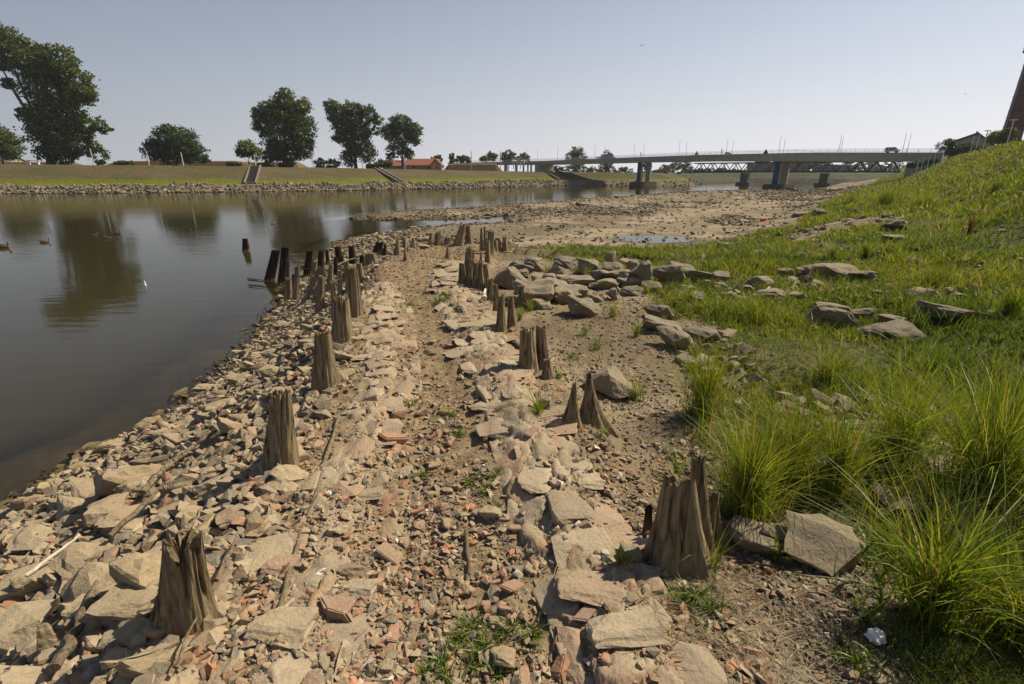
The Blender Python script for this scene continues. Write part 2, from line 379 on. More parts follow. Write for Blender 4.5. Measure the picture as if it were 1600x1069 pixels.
m = mat('far_bank_soil', rough=.97, spec=.05); q = N(m); p = q.pos(); M['farg'] = m
n1 = q.noise(.25, 6, q.map(p, (.5, 1.6, 1))); n2 = q.noise(2.2, 6, p)
dry = q.ramp(n2, [(.3, (.07, .055, .03)), (.5, (.115, .092, .05)), (.72, (.16, .13, .075))])
dry = q.mix(q.ramp(n1, [(.42, (0, 0, 0)), (.6, (.7, .7, .7))]), dry, (.078, .078, .030))
green = q.ramp(n2, [(.3, (.07, .085, .012)), (.7, (.17, .18, .025))])
rub = q.ramp(n2, [(.3, (.12, .10, .075)), (.7, (.24, .2, .15))])
sl = q.ramp(q.noise(.5, 5, q.map(p, (.3, 2.5, 6))), [(.35, (.035, .04, .025)), (.5, (.065, .065, .042)), (.65, (.12, .11, .08))])
c = q.mix(q.attr('green', 'Fac'), dry, green); c = q.mix(q.attr('rubble', 'Fac'), c, rub); c = q.mix(q.attr('paved', 'Fac'), c, sl)
q.l(c, q.b.inputs['Base Color']); q.bump(n2, .5, .15)

m = bpy.data.materials.new('river_water'); m.use_nodes = True; M['water'] = m; q = N(m); t = m.node_tree; t.nodes.remove(q.b)
p = q.pos(); dif = q.n('ShaderNodeBsdfDiffuse'); dif.inputs[0].default_value = (.038, .031, .013, 1)
gl = q.n('ShaderNodeBsdfGlossy'); gl.inputs['Roughness'].default_value = .04; gl.inputs['Color'].default_value = (.86, .85, .82, 1)
wa = q.noise(1.6, 3, q.map(p, (.5, 1.5, 1)), .5); wb = q.noise(9, 3, q.map(p, (.55, 1.3, 1)), .5); wc = q.noise(.12, 3, p)
h = q.math('ADD', q.math('MULTIPLY', wa, 1.0), q.math('MULTIPLY', wb, .22))
h = q.math('MULTIPLY', h, q.math('ADD', q.math('MULTIPLY', wc, 1.6), -.25, True))
b = q.n('ShaderNodeBump'); b.inputs['Strength'].default_value = .24; b.inputs['Distance'].default_value = .06; q.l(h, b.inputs['Height'])
q.l(b.outputs[0], gl.inputs['Normal'])
fr = q.n('ShaderNodeFresnel'); fr.inputs['IOR'].default_value = 1.33; q.l(b.outputs[0], fr.inputs['Normal'])
tr = q.n('ShaderNodeBsdfTransparent'); tr.inputs[0].default_value = (.62, .59, .47, 1)
clr = q.math('POWER', 2.718, q.math('MULTIPLY', q.attr('depth', 'Fac'), -5.0), True)
s1 = q.n('ShaderNodeMixShader'); q.l(clr, s1.inputs[0]); q.l(dif.outputs[0], s1.inputs[1]); q.l(tr.outputs[0], s1.inputs[2])
s2 = q.n('ShaderNodeMixShader'); q.l(fr.outputs[0], s2.inputs[0]); q.l(s1.outputs[0], s2.inputs[1]); q.l(gl.outputs[0], s2.inputs[2])
q.l(s2.outputs[0], t.nodes['Material Output'].inputs[0])

# ---------------------------------------------------------------- near ground, water, far ground
def polar(azs, rs):
    A, RR = np.meshgrid(azs, rs); X = RR * np.sin(A); Y = RR * np.cos(A)
    na, nr = len(azs), len(rs); i = np.arange(nr - 1)[:, None] * na + np.arange(na - 1)[None, :]
    return X.ravel(), Y.ravel(), np.stack([i, i + 1, i + 1 + na, i + na], -1).reshape(-1, 4)
PUDN = 1
GRASS = ogp([(1420, 1110), (1400, 1000), (1370, 900), (1300, 860), (1130, 850), (1110, 800), (1095, 700), (1075, 620), (1050, 560), (1080, 505), (1010, 470), (940, 440), (860, 405), (825, 385),
    (900, 384), (1000, 388), (1080, 385), (1150, 372), (1240, 352), (1280, 322), (1310, 306), (1360, 290)]) + [(95, 135), (400, 560), (900, 560), (900, -30), (4, -6), (1.2, -3), (1.0, -.4)]
BARE = [ogp(l) for l in ([(1210, 372), (1330, 340), (1420, 338), (1400, 350), (1310, 362), (1250, 378)], [(1110, 560), (1190, 545), (1230, 580), (1180, 640), (1120, 620)])]
SMOOTH = [tuple(at(a, b, -1.55)[:2]) for a, b in [(800, 384), (850, 368), (960, 345), (1100, 320), (1200, 310), (1215, 322), (1110, 342), (1085, 370), (1000, 384), (900, 390)]]
def grassy(x, y):
    g = sdpoly(x, y, GRASS) + .25 * vn(x, y, .5, 41) + .12 * vn(x, y, .16, 42)
    k = ss(-.12, .2, g)
    for B in BARE: k = k * (1 - (.97 if B is BARE[0] else .3) * ss(-.1, .1, sdpoly(x, y, B) + .1 * vn(x, y, .4, 43)))
    return k
azs = np.concatenate([np.radians(np.arange(-180, -58, 4)), np.radians(np.linspace(-57, 57, 520)), np.radians(np.arange(61, 181, 4))])
rs = np.geomspace(.45, 420, 370)
X, Y, Fc = polar(azs, rs); Z = height(X, Y)
sd = sdpoly(X, Y, SHORE)
keep = (sd[Fc] > -9).any(1); Fc = Fc[keep]
path_a = ss(-.3, .1, sdpoly(X, Y, PATH)); plat_a = ss(-.4, .2, sdpoly(X, Y, PLAT))
mort = np.clip(np.exp(-(dline(X, Y, BANDL) / .15) ** 2) + np.exp(-(dline(X, Y, BANDR) / .2) ** 2), 0, 1) * (sdpoly(X, Y, PLAT) > -.1)
mort = np.maximum(mort, .28 * ss(-.8, 1.2, sdpoly(X, Y, SMOOTH) + 1.2 * fbm(X, Y, 3, 66)) * (sdpoly(X, Y, PLAT) < -1.5))
wet = ss(.55, .05, sd) * (sd > -50) * (.9 - .55 * ss(-.05, -.4, sd)); wet = np.maximum(wet, ss(1.9, .9, np.hypot((X - PUD[0]) / 1.75, (Y - PUD[1]) / 1.3)) * .8)
used = np.unique(Fc); remap = -np.ones(len(X), int); remap[used] = np.arange(len(used))
me = mesh_np('ground', np.stack([X, Y, Z], -1)[used], remap[Fc], 4, False,
    attrs=dict(path=np.clip(path_a * .9 + plat_a * .25, 0, 1)[used], mortar=(mort * .9)[used], grassy=grassy(X, Y)[used], wet=wet[used]))
T(link('ground', me, M['ground']), kind='structure')

rs2 = np.concatenate([np.geomspace(1.5, 90, 150), np.geomspace(93, 3500, 30)]); azw = np.concatenate([np.radians(np.arange(-180, -58, 6)), np.radians(np.linspace(-57, 57, 260)), np.radians(np.arange(61, 181, 6))])
X, Y, Fc = polar(azw, rs2); sd = sdpoly(X, Y, SHORE); sel = (sd[Fc] < 1.0).any(1) & (Y[Fc] > -400).any(1); Fc = Fc[sel]
used = np.unique(Fc); remap = -np.ones(len(X), int); remap[used] = np.arange(len(used))
dep = np.maximum(-(sd * .10 + np.minimum(sd + 1.2, 0) * .3), 0)
me = mesh_np('river_water', np.stack([X, Y, np.full(len(X), WL)], -1)[used], remap[Fc], 4, False, attrs=dict(depth=dep[used]))
T(link('river_water', me, M['water']), kind='structure')
# puddle
a = np.linspace(0, 2 * math.pi, 41)[:-1]
V = [(PUD[0], PUD[1], PUD[2] - .02)]; Fp = []; rings = 5
for k in range(1, rings + 1):
    for t_ in a: V.append((PUD[0] + 1.9 * k / rings * math.cos(t_), PUD[1] + 1.45 * k / rings * math.sin(t_), PUD[2] - .02))
n = len(a)
tri = [(0, 1 + i, 1 + (i + 1) % n) for i in range(n)]
for k in range(rings - 1): tri += [(1 + k * n + i, 1 + (k + 1) * n + i, 1 + (k + 1) * n + (i + 1) % n) for i in range(n)] + [(1 + k * n + i, 1 + (k + 1) * n + (i + 1) % n, 1 + k * n + (i + 1) % n) for i in range(n)]
me = mesh_np('puddle_water', V, tri, 3, False, attrs=dict(depth=np.full(len(V), .12)))
T(link('puddle_water', me, M['water']), kind='structure')

azf = np.concatenate([np.radians(np.arange(-100, -60, 3)), np.radians(np.linspace(-58, 48, 460)), np.radians(np.arange(51, 80, 3))])
rsf = np.concatenate([np.linspace(70, 260, 300), np.geomspace(263, 4500, 50)])
X, Y, Fc = polar(azf, rsf); Z = hfar(X, Y); sd = sdpoly(X, Y, FAR); sel = (sd[Fc] > -3).any(1); Fc = Fc[sel]
used = np.unique(Fc); remap = -np.ones(len(X), int); remap[used] = np.arange(len(used))
pv = ss(150, 170, Y) * (X > 62) * (sd < 22) + (X > 12) * (X < 62) * ss(6, 8, sd) * (sd < 16) * .45
me = mesh_np('far_riverbank', np.stack([X, Y, Z], -1)[used], remap[Fc], 4, False,
    attrs=dict(green=(ss(3.0, 4.0, sd + .5 * vn(X, Y, 2, 3)) * ss(9, 7.0, sd + .8 * vn(X, Y, 3, 5)) + .0)[used].clip(0, 1), rubble=ss(3.8, 3.0, sd)[used], paved=pv[used]))
T(link('far_riverbank', me, M['farg']), kind='structure')

# ---------------------------------------------------------------- stone shapes
def hull_proto(seed, npts=11, box=.75):
    r = random.Random(seed); bm = bmesh.new()
    for _ in range(npts):
        v = Vector((r.gauss(0, 1), r.gauss(0, 1), r.gauss(0, 1))).normalized()
        mx = max(abs(c) for c in v); v = v * ((1 - box) + box / mx) * r.uniform(.8, 1)
        bm.verts.new(v * .5)
    g = bmesh.ops.convex_hull(bm, input=bm.verts)
    bmesh.ops.delete(bm, geom=[v for v in bm.verts if not v.link_faces], context='VERTS')
    bmesh.ops.triangulate(bm, faces=bm.faces[:]); bm.verts.index_update()
    return bm
def bm_np(bm):
    V = np.array([v.co[:] for v in bm.verts]); Fq = np.array([[v.index for v in f.verts] for f in bm.faces]); return V, Fq
CH = []
for s in range(14):
    b = hull_proto(100 + s, 9 if s % 2 else 12, .55 + .3 * (s % 3) / 2); CH.append(bm_np(b)); b.free()
BOX = []
for s in range(5):   # broken bricks: skewed blocks
    b = hull_proto(300 + s, 3, .9); b.free(); r = random.Random(s); bm = bmesh.new(); bmesh.ops.create_cube(bm, size=1)
    for v in bm.verts: v.co += Vector((r.uniform(-.16, .16), r.uniform(-.12, .12), r.uniform(-.1, .1)))
    bmesh.ops.triangulate(bm, faces=bm.faces[:]); bm.verts.index_update(); BOX.append(bm_np(bm)); bm.free()
def rotm(a, b, c):
    ca, sa, cb, sb, cc, sc = np.cos(a), np.sin(a), np.cos(b), np.sin(b), np.cos(c), np.sin(c)
    z = np.zeros_like(ca); o = z + 1
    X_ = np.stack([o, z, z, z, ca, -sa, z, sa, ca], -1).reshape(-1, 3, 3)
    Y_ = np.stack([cb, z, sb, z, o, z, -sb, z, cb], -1).reshape(-1, 3, 3)
    Z_ = np.stack([cc, -sc, z, sc, cc, z, z, z, o], -1).reshape(-1, 3, 3)
    return Z_ @ Y_ @ X_
def scatter(name, P, S, tilt, cols, protos, mtl, parent=None, yaw=None):
    n = len(P); a = rng.normal(0, 1, n) * tilt; b = rng.normal(0, 1, n) * tilt; c = rng.uniform(0, 6.28, n) if yaw is None else yaw
    Rm = rotm(a, b, c); pick = rng.integers(0, len(protos), n); Vs, Fs, Cs = [], [], []; off = 0
    for k, (V, Fq) in enumerate(protos):
        i = np.where(pick == k)[0]
        if not len(i): continue
        W = np.einsum('nij,nvj->nvi', Rm[i], V[None] * S[i][:, None, :]) + P[i][:, None, :]
        Vs.append(W.reshape(-1, 3)); Fs.append((Fq[None] + (np.arange(len(i)) * len(V))[:, None, None] + off).reshape(-1, 3)); off += len(i) * len(V)
        Cs.append(np.repeat(cols[i], len(V), 0))
    me = mesh_np(name, np.concatenate(Vs), np.concatenate(Fs), 3, True, np.concatenate(Cs))
    return T(link(name, me, mtl, parent), kind='stuff')
def pal(n, table, jit=.12):
    cs = np.array([t[1] for t in table]); wts = np.array([t[0] for t in table], float); k = rng.choice(len(table), n, p=wts / wts.sum())
    return np.clip(cs[k] * (1 + rng.normal(0, jit, (n, 1))), .02, .8)
def polar_pts(n, r0, r1, a0=-50, a1=50):
    r = np.exp(rng.uniform(math.log(r0), math.log(r1), n)); a_ = np.radians(rng.uniform(a0, a1, n)); return r * np.sin(a_), r * np.cos(a_), r
TAN = [(5, (.36, .28, .19)), (4, (.30, .235, .16)), (3, (.25, .215, .165)), (2, (.19, .165, .13)), (2.2, (.42, .34, .24)), (3.2, (.38, .235, .15)), (.7, (.44, .20, .11)), (1.2, (.32, .18, .115)), (1.5, (.40, .29, .20)), (.25, (.6, .55, .46))]
GREY = [(4, (.30, .24, .165)), (4, (.25, .205, .145)), (3, (.20, .17, .125)), (2, (.36, .295, .205)), (.5, (.33, .19, .12))]
WETS = [(3, (.16, .13, .095)), (3, (.22, .18, .125)), (2, (.10, .085, .065)), (2, (.28, .23, .16))]
# rubble covering the path
def place(x, y, keepmask): return x[keepmask], y[keepmask]
def do_scatter(name, n, r0, r1, maskf, size, flat, table, protos=CH, tilt=.35, sink=.15, a0=-50, a1=50, minpx=1.6, far=False, power=1.6):
    x, y, r = polar_pts(n, r0, r1, a0, a1); k = rng.uniform(0, 1, n) < maskf(x, y); x, y, r = x[k], y[k], r[k]
    z = hfar(x, y) if far else height(x, y); m_ = len(x)
    s = size[0] + (size[1] - size[0]) * rng.uniform(0, 1, m_) ** power * 1.0
    s = np.maximum(s, r * minpx / 493)
    S = np.stack([s * rng.uniform(.8, 1.5, m_), s * rng.uniform(.6, 1.1, m_), s * rng.uniform(flat[0], flat[1], m_)], -1)
    P = np.stack([x, y, z + S[:, 2] * (.5 - sink * 1.6)], -1)
    return scatter(name, P, S, tilt, pal(m_, table), protos, M['chip'])
inpath = lambda x, y: (sdpoly(x, y, PATH) > -.1)
def m_path(x, y):
    d = np.clip(.65 + .9 * fbm(x, y, .5, 71), .2, 1) * (1 - .55 * np.exp(-(dline(x, y, BANDR) / .22) ** 2)) * (1 - .4 * np.exp(-(dline(x, y, BANDL) / .14) ** 2)); return d * inpath(x, y) * (1 - grassy(x, y))
def m_right(x, y): return (sdpoly(x, y, PLAT) > -.3) * (~inpath(x, y)) * (x > -1) * np.clip(.75 + .8 * fbm(x, y, .7, 72), .25, 1) * (1 - .9 * grassy(x, y))
def m_left(x, y): return (sdpoly(x, y, PLAT) < .2) * (sdpoly(x, y, SHORE) > -.35) * (x < 0) * (y < 17)
def m_mud(x, y):
    sdv = sdpoly(x, y, SHORE); d = -sdpoly(x, y, PLAT)
    st = np.clip(-.12 + 3.6 * fbm(x, y, 7, 73) + .9 * fbm(x, y, 1.6, 74), 0, 1) + 1.0 * ss(2.6, .4, sdv)
    st = st * (1 - .93 * ss(-.6, .6, sdpoly(x, y, SMOOTH) + .8 * fbm(x, y, 3, 66)))
    return np.clip(st, .08, 1) * (sdv > -.12) * (d > .3) * (1 - .8 * grassy(x, y)) * ((x > -1.5) | (y > 13.5))
do_scatter('path_rubble', 60000, .8, 14, m_path, (.011, .06), (.3, .7), TAN, power=3.0, minpx=2.0)
do_scatter('path_gravel', 70000, .8, 12, m_path, (.006, .02), (.4, .8), TAN, minpx=1.3)
do_scatter('brick_crumbs', 1300, .8, 9, m_path, (.014, .045), (.35, .6), [(3, (.38, .22, .15)), (1, (.46, .21, .12)), (3, (.36, .25, .18))], protos=BOX, tilt=.3, minpx=3)
do_scatter('ground_gravel', 60000, 1.0, 13, m_right, (.006, .022), (.4, .8), TAN, minpx=1.3)
do_scatter('ground_rubble', 44000, 1.0, 14, m_right, (.010, .055), (.35, .7), [(3, (.30, .24, .17)), (3, (.24, .19, .14)), (2, (.19, .165, .13)), (1.2, (.36, .2, .13)), (.7, (.44, .36, .28))], power=2.5, minpx=2)
do_scatter('slope_rubble', 30000, 1.3, 18, m_left, (.016, .13), (.35, .8), TAN[:5] + [(1.4, (.36, .2, .12))], power=2.2, a0=-57, a1=2, minpx=3, tilt=.4)
do_scatter('slope_gravel', 14000, 1.3, 12, m_left, (.01, .03), (.4, .8), TAN, a0=-57, a1=0, minpx=2)
do_scatter('meadow_stones', 9000, 3, 40, lambda x, y: grassy(x, y) * ss(-.05, .35, fbm(x, y, 1.5, 88)), (.04, .22), (.4, .7), [(3, (.30, .25, .17)), (2, (.24, .2, .15)), (1, (.38, .3, .2))], power=2.2, minpx=2.5, a0=-5, a1=56)
do_scatter('mudflat_stones', 62000, 12, 130, m_mud, (.06, .34), (.35, .65), GREY + WETS, power=2.4, minpx=2.2, a0=-20, a1=44, tilt=.25)
do_scatter('far_bank_rubble', 330000, 85, 240, lambda x, y: (lambda s: (s > .2) * (s < 3.7 + 1.0 * vn(x, y, 3, 8)) * ((x < 16) | (rng.uniform(0, 1, len(x)) < .35)) * ((x < 62)) * (rng.uniform(0, 1, len(x)) < .42))(sdpoly(x, y, FAR)), (.28, .75), (.5, .9), [(4, (.29, .24, .17)), (4, (.23, .19, .135)), (2, (.17, .14, .10)), (1.2, (.36, .30, .22))], far=True, minpx=1.5, a0=-50, a1=34, tilt=.5)
# ---------------------------------------------------------------- larger stones as objects
def rough_proto(name, seed, npts, box, cuts, amp, mtl):
    bm = hull_proto(seed, npts, box)
    bmesh.ops.dissolve_limit(bm, angle_limit=R(9), verts=bm.verts[:], edges=bm.edges[:])
    bmesh.ops.triangulate(bm, faces=bm.faces[:])
    bmesh.ops.subdivide_edges(bm, edges=bm.edges[:], cuts=cuts, use_grid_fill=True)
    bmesh.ops.triangulate(bm, faces=bm.faces[:])
    bmesh.ops.smooth_vert(bm, verts=bm.verts[:], factor=.35, use_axis_x=True, use_axis_y=True, use_axis_z=True)
    off = Vector((seed * 3.1, seed * 1.7, 0)); bm.normal_update()
    for v in bm.verts:
        p_ = v.co * 3 + off
        d = mnoise.fractal(p_, 1.0, 2.0, 4) * amp
        st = math.floor((v.co.z + .08 * mnoise.noise(p_)) * 9) / 9 - v.co.z     # bedding steps
        v.co += v.normal * (d + .22 * amp * math.sin(v.co.z * 38 + 3 * mnoise.noise(p_ * .6))) + Vector((0, 0, st * .18))
    me = bpy.data.meshes.new(name); bm.to_mesh(me); bm.free(); me.materials.append(mtl)
    return me
BOUL = [rough_proto('boulder', 500 + s, 11 + s % 4, .5 + .1 * (s % 4), 4, .055, M['boulder']) for s in range(9)]
ROCK = [rough_proto('rock', 600 + s, 10 + s % 5, .55 + .1 * (s % 4), 3, .06, M['stone']) for s in range(10)]
SLAB = [rough_proto('stone_slab', 700 + s, 10 + s % 4, .85, 3, .05, M['slab']) for s in range(9)]
BRK = []
for s in range(8):
    r = random.Random(s + 50); bm = bmesh.new(); bmesh.ops.create_cube(bm, size=1)
    for v in bm.verts: v.co += Vector((r.uniform(-.3, .3), r.uniform(-.22, .22), r.uniform(-.14, .14)))
    bmesh.ops.bevel(bm, geom=bm.edges[:], offset=.09, segments=2, affect='EDGES')
    for v in bm.verts: v.co += Vector((mnoise.noise(v.co * 5 + Vector((s, 0, 0))), mnoise.noise(v.co * 5 + Vector((0, s, 0))), mnoise.noise(v.co * 5 + Vector((0, 0, s))))) * .07
    me = bpy.data.meshes.new('brick_fragment'); bm.to_mesh(me); bm.free(); me.shade_flat(); BRK.append(me)
M['brk'] = m_stone('broken_brick', cols=[(0, (.40, .22, .14)), (.3, (.36, .25, .18)), (.6, (.42, .27, .18)), (.8, (.30, .21, .16)), (1, (.42, .20, .12))])
for me in BRK: me.materials.append(M['brk'])
def put(name, me, x, y, z, s, rot, label=None, cat=None, group=None, parent=None):
    o = bpy.data.objects.new(name, me); COL.objects.link(o); o.location = (x, y, z); o.scale = s; o.rotation_euler = rot
    if parent: o.parent = parent
    return T(o, label, cat, group)
rd = random.Random(11)
def stone_px(name, protos, px, py, wpx, hpx, label, cat='rock', group=None, rot=None, k=None, flat=None):
    """px,py = the middle of its foot; wpx,hpx = width and height in the photo"""
    p_ = og(px, py); t_ = p_[1] / ray(px, py)[1]; W = wpx * t_ / FPX; Hh = hpx * t_ / FPX * .95
    dpt = W * .8; Hh = max(Hh - dpt * .16, W * .3) if flat is None else W * flat
    yaw = rd.uniform(-.5, .5) if rot is None else rot
    y_ = p_[1] + dpt * .40
    return put(name, protos[(k if k is not None else rd.randrange(99)) % len(protos)], p_[0], y_, gz(p_[0], y_) + Hh * .36, (W * 1.25, dpt * 1.25, Hh * 1.5), (rd.uniform(-.16, .16), rd.uniform(-.16, .16), yaw), label, cat, group)
HEAPG = 'grey boulders heaped right of the timber posts'
heap = [(800, 452, 62, 46, 'pale grey boulder at the left end of the heap against the tall timber cluster'), (826, 470, 40, 36, 'dark boulder below the pale one at the left end of the heap'),
 (850, 478, 66, 46, 'rounded dark boulder at the front left of the heap with a small stone before it'), (842, 484, 34, 22, 'small smooth stone before the rounded dark boulder of the heap'),
 (915, 496, 58, 36, 'wedge shaped light boulder at the very front of the heap, flat top tilted left'), (890, 472, 58, 30, 'low boulder just behind the light wedge shaped one'),
 (872, 437, 44, 30, 'triangular boulder with a pale tilted edge in the left rear of the heap'), (851, 445, 34, 22, 'small tan stone between the triangular boulder and the rounded dark one'),
 (838, 425, 36, 26, 'dark stone at the back of the heap beside a green tuft'), (818, 430, 32, 26, 'stone behind the pale boulder at the left end of the heap'),
 (888, 424, 42, 24, 'boulder with a cupped top in the rear row of the heap'), (925, 430, 46, 34, 'steep dark boulder behind the light wedge, beside an upright slab'),
 (958, 424, 26, 36, 'upright slab leaning right and standing highest in the heap'), (942, 440, 40, 26, 'tan boulder below the upright slab of the heap'),
 (975, 448, 56, 34, 'broad boulder with cracked top in the middle of the heap'), (1012, 452, 44, 52, 'peaked boulder with two bright top faces right of the heap centre'),
 (1048, 447, 46, 38, 'boulder with a scooped pale face right of the peaked one'), (990, 462, 34, 18, 'low dark stone under the cracked boulder'),
 (1090, 440, 52, 28, 'flat topped boulder near the right end of the heap in the grass'), (1130, 442, 34, 20, 'last small boulder at the right end of the heap'),
 (985, 416, 26, 14, 'small pale stone behind the middle of the heap'), (1030, 500, 46, 30, 'dark shaded boulder with weeds right of the gravel clearing'),
 (1040, 520, 54, 26, 'low grey stone just behind the light block in the clearing'), (1056, 549, 62, 40, 'light angular block lying alone at the edge of the gravel clearing'),
 (1100, 538, 56, 28, 'low tan stone right of the light angular block in the grass'), (960, 622, 82, 52, 'rounded cushion shaped boulder with cracked top behind the stumps'),
 (856, 645, 34, 30, 'small dark stone just left of the two pointed stumps'), (987, 882, 40, 34, 'pale angular stone left of the big split stump'),
 (1190, 868, 70, 48, 'small rounded boulder wedged left of the big flat slab'), 
 (1225, 868, 60, 44, 'middle rounded stone touching the big grey slab'), (1490, 770, 64, 52, 'half hidden stone deep in the tall grass on the right'),
 (1318, 512, 76, 42, 'grey boulder with flat sloping top alone in the grass'), (1352, 505, 40, 26, 'stone just right of the flat sloping boulder in the grass'),
 (1405, 535, 72, 34, 'long grey rock in the grass left of the pale flat one'), (1400, 512, 40, 22, 'dark pointed stone behind the long grey rock'),
 (1510, 505, 90, 24, 'long pale flat rock in the grass near the right edge'), (1310, 440, 78, 20, 'low ridge shaped rock behind the grass, left one of a pair'),
 (1360, 445, 44, 26, 'layered rock right of the low ridge shaped one'), (1190, 450, 34, 22, 'round grey stone in the grass right of the heap'),
 (1230, 432, 26, 16, 'small stone in the grass beyond the round grey one'), (1215, 468, 50, 14, 'flat pale ledge stone beside bleached sticks in the grass'),
 (1090, 480, 30, 26, 'pale round stone half hidden by grass right of the clearing'), (1460, 470, 50, 24, 'reddish flat rock in the far grass near the right edge'),
 (1410, 380, 40, 16, 'dark flat rock on the right bank edge'), (1415, 358, 44, 14, 'dark flat rock farthest up on the right bank edge'), (1440, 415, 40, 16, 'low brown stone in the green slope'),
 (1340, 335, 26, 12, 'dark boulder at the foot of the green slope, right one of a row'), (1290, 336, 30, 12, 'dark boulder at the foot of the green slope, middle of a row'), (1255, 338, 24, 11, 'dark boulder at the foot of the green slope, left one of a row'),
 (912, 322, 20, 9, 'black stone heap lying alone on the mudflat'), (1135, 388, 20, 14, 'small dark stone standing at the grass edge of the mudflat'), (498, 343, 16, 8, 'pale stone standing out of the river water')]
for i, (px, py, a_, b_, lb) in enumerate(heap):
    stone_px('boulder', BOUL, px, py, a_, b_, lb, 'boulder', HEAPG if i < 21 else None)
sg = SLAB[2].copy(); sg.materials.clear(); sg.materials.append(M['boulder']); p_ = og(1292, 880); put('boulder', sg, p_[0], p_[1] + .08, gz(p_[0], p_[1]) + .13, (.42, .44, .17), (R(44), R(14), R(-12)), 'big grey slab tilted toward the camera under the tall grass', 'boulder')
leftst = [(190, 778, 88, 56, 'big round pale boulder on the slope by the river'), (372, 603, 42, 34, 'steep pale boulder at the waterline halfway along the slope'), (340, 632, 36, 30, 'round stone just below the steep pale boulder at the waterline'),
 (215, 946, 80, 88, 'dark grey block leaning against the nearest timber post'), (30, 1030, 130, 70, 'large flat slab at the bottom left corner'), (75, 1035, 32, 70, 'narrow upright brick shaped stone on the large corner slab'),
 (135, 960, 100, 70, 'broad tan slab beside the narrow upright stone'), (335, 648, 50, 18, 'flat stone at the waterline under the round stone'), (365, 672, 46, 18, 'long flat stone above the waterline beside the second post'),
 (245, 700, 46, 22, 'flat tan stone in the middle of the riprap slope'), (165, 815, 62, 26, 'long low stone below the big round pale boulder'), (90, 820, 70, 28, 'long pale stone left of the long low one near the water'),
 (40, 870, 70, 26, 'flat stone by the water at the left edge'), (30, 945, 90, 34, 'tilted tan slab at the left edge above the corner'), (120, 905, 80, 34, 'pale slab below the white stick'),
 (285, 808, 50, 22, 'brownish flat stone between boulder and second post'), (320, 850, 56, 20, 'long tan stone above the nearest post'), (222, 735, 40, 24, 'grey stone just above the round pale boulder'),
 (330, 745, 40, 34, 'upright tan stone left of the second post'), (455, 540, 32, 22, 'pale stone on the slope left of the fourth post'), (420, 590, 36, 22, 'pale stone on the slope left of the third post'),
 (395, 565, 30, 20, 'wet stone at the waterline left of the third post'), (440, 515, 30, 18, 'dark stone at the waterline below the slanted stakes'), (480, 545, 34, 22, 'square pale stone touching the fourth post')]
for px, py, a_, b_, lb in leftst: stone_px('rock', ROCK, px, py, a_, b_, lb, 'rock', 'loose stones on the slope to the river', flat=None if b_ > 40 else .38)
# riprap that nothing tells apart
for i in range(34):
    a_, b_ = rd.choice([(rd.uniform(800, 960), rd.uniform(425, 478)), (rd.uniform(950, 1100), rd.uniform(425, 460))]); stone_px('boulder', BOUL, a_, b_, rd.uniform(24, 44), rd.uniform(16, 28), 'small grey brown boulder packed between the larger ones of the heap', 'boulder', 'small boulders packed into the heap')
n_ = 0; cells = {}
zones = [('tan riprap stone on the lower slope near the river edge', 'riprap stones at the foot of the slope', 0, 1.3), ('tan riprap stone on the upper slope just below the timber posts', 'riprap stones below the posts', 1.3, 9)]
for _ in range(6000):
    if n_ >= 235: break
    r_ = math.exp(rd.uniform(math.log(1.6), math.log(17))); az = R(rd.uniform(-56, -4)); x_, y_ = r_ * math.sin(az), r_ * math.cos(az)
    if not m_left(np.array([x_]), np.array([y_]))[0]: continue
    s_ = rd.uniform(.06, .17) * (1.35 if rd.random() < .2 else 1) + .008 * r_; key = (round(x_ / (s_ * .8)), round(y_ / (s_ * .8)))
    if key in cells: continue
    cells[key] = 1; sh = float(sdpoly(np.array([x_]), np.array([y_]), SHORE)[0]); zt = zones[0] if sh < 1.3 else zones[1]; n_ += 1
    near_ = min([(math.hypot(x_ - a, y_ - b), w_) for a, b, w_ in [(-1.25, 1.33, 'nearest thick post'), (-1.4, 2.4, 'second post'), (-1.55, 3.5, 'third post'), (-1.75, 4.65, 'fourth post'), (-2.0, 5.7, 'tall fifth post'), (-4.5, 9, 'slanting stakes'), (-6, 13, 'stakes in the water')]])[1]
    lab_ = ('large' if s_ > .24 else 'middle sized' if s_ > .17 else 'small') + ' riprap stone ' + ('at the waterline' if sh < .4 else 'low on the slope' if sh < 1.3 else 'high on the slope') + ' in front of the ' * 0 + ' level with the ' + near_
    put('rock', ROCK[rd.randrange(10)], x_, y_, gz(x_, y_) + s_ * .12, (s_ * rd.uniform(1.1, 2.1), s_ * rd.uniform(.75, 1.15), s_ * rd.uniform(.4, .85)),
        (rd.gauss(0, .25), .3 + rd.gauss(0, .2), rd.gauss(.9, .6)), lab_, 'rock', zt[1])
# rocks on the mudflat
n_ = 0
for _ in range(9000):
    if n_ >= 110: break
    r_ = math.exp(rd.uniform(math.log(13), math.log(70))); az = R(rd.uniform(-14, 38)); x_, y_ = r_ * math.sin(az), r_ * math.cos(az)
    if rd.random() > m_mud(np.array([x_]), np.array([y_]))[0] ** 2: continue
    s_ = rd.uniform(.22, .42) + .004 * r_; n_ += 1
    put('rock', BOUL[rd.randrange(9)], x_, y_, gz(x_, y_) + s_ * .12, (s_ * rd.uniform(1, 1.6), s_, s_ * rd.uniform(.4, .7)), (rd.gauss(0, .2), rd.gauss(0, .2), rd.uniform(0, 6.3)),
        'dark rock lying among the stones on the far mudflat', 'rock', 'rocks scattered over the mudflat')
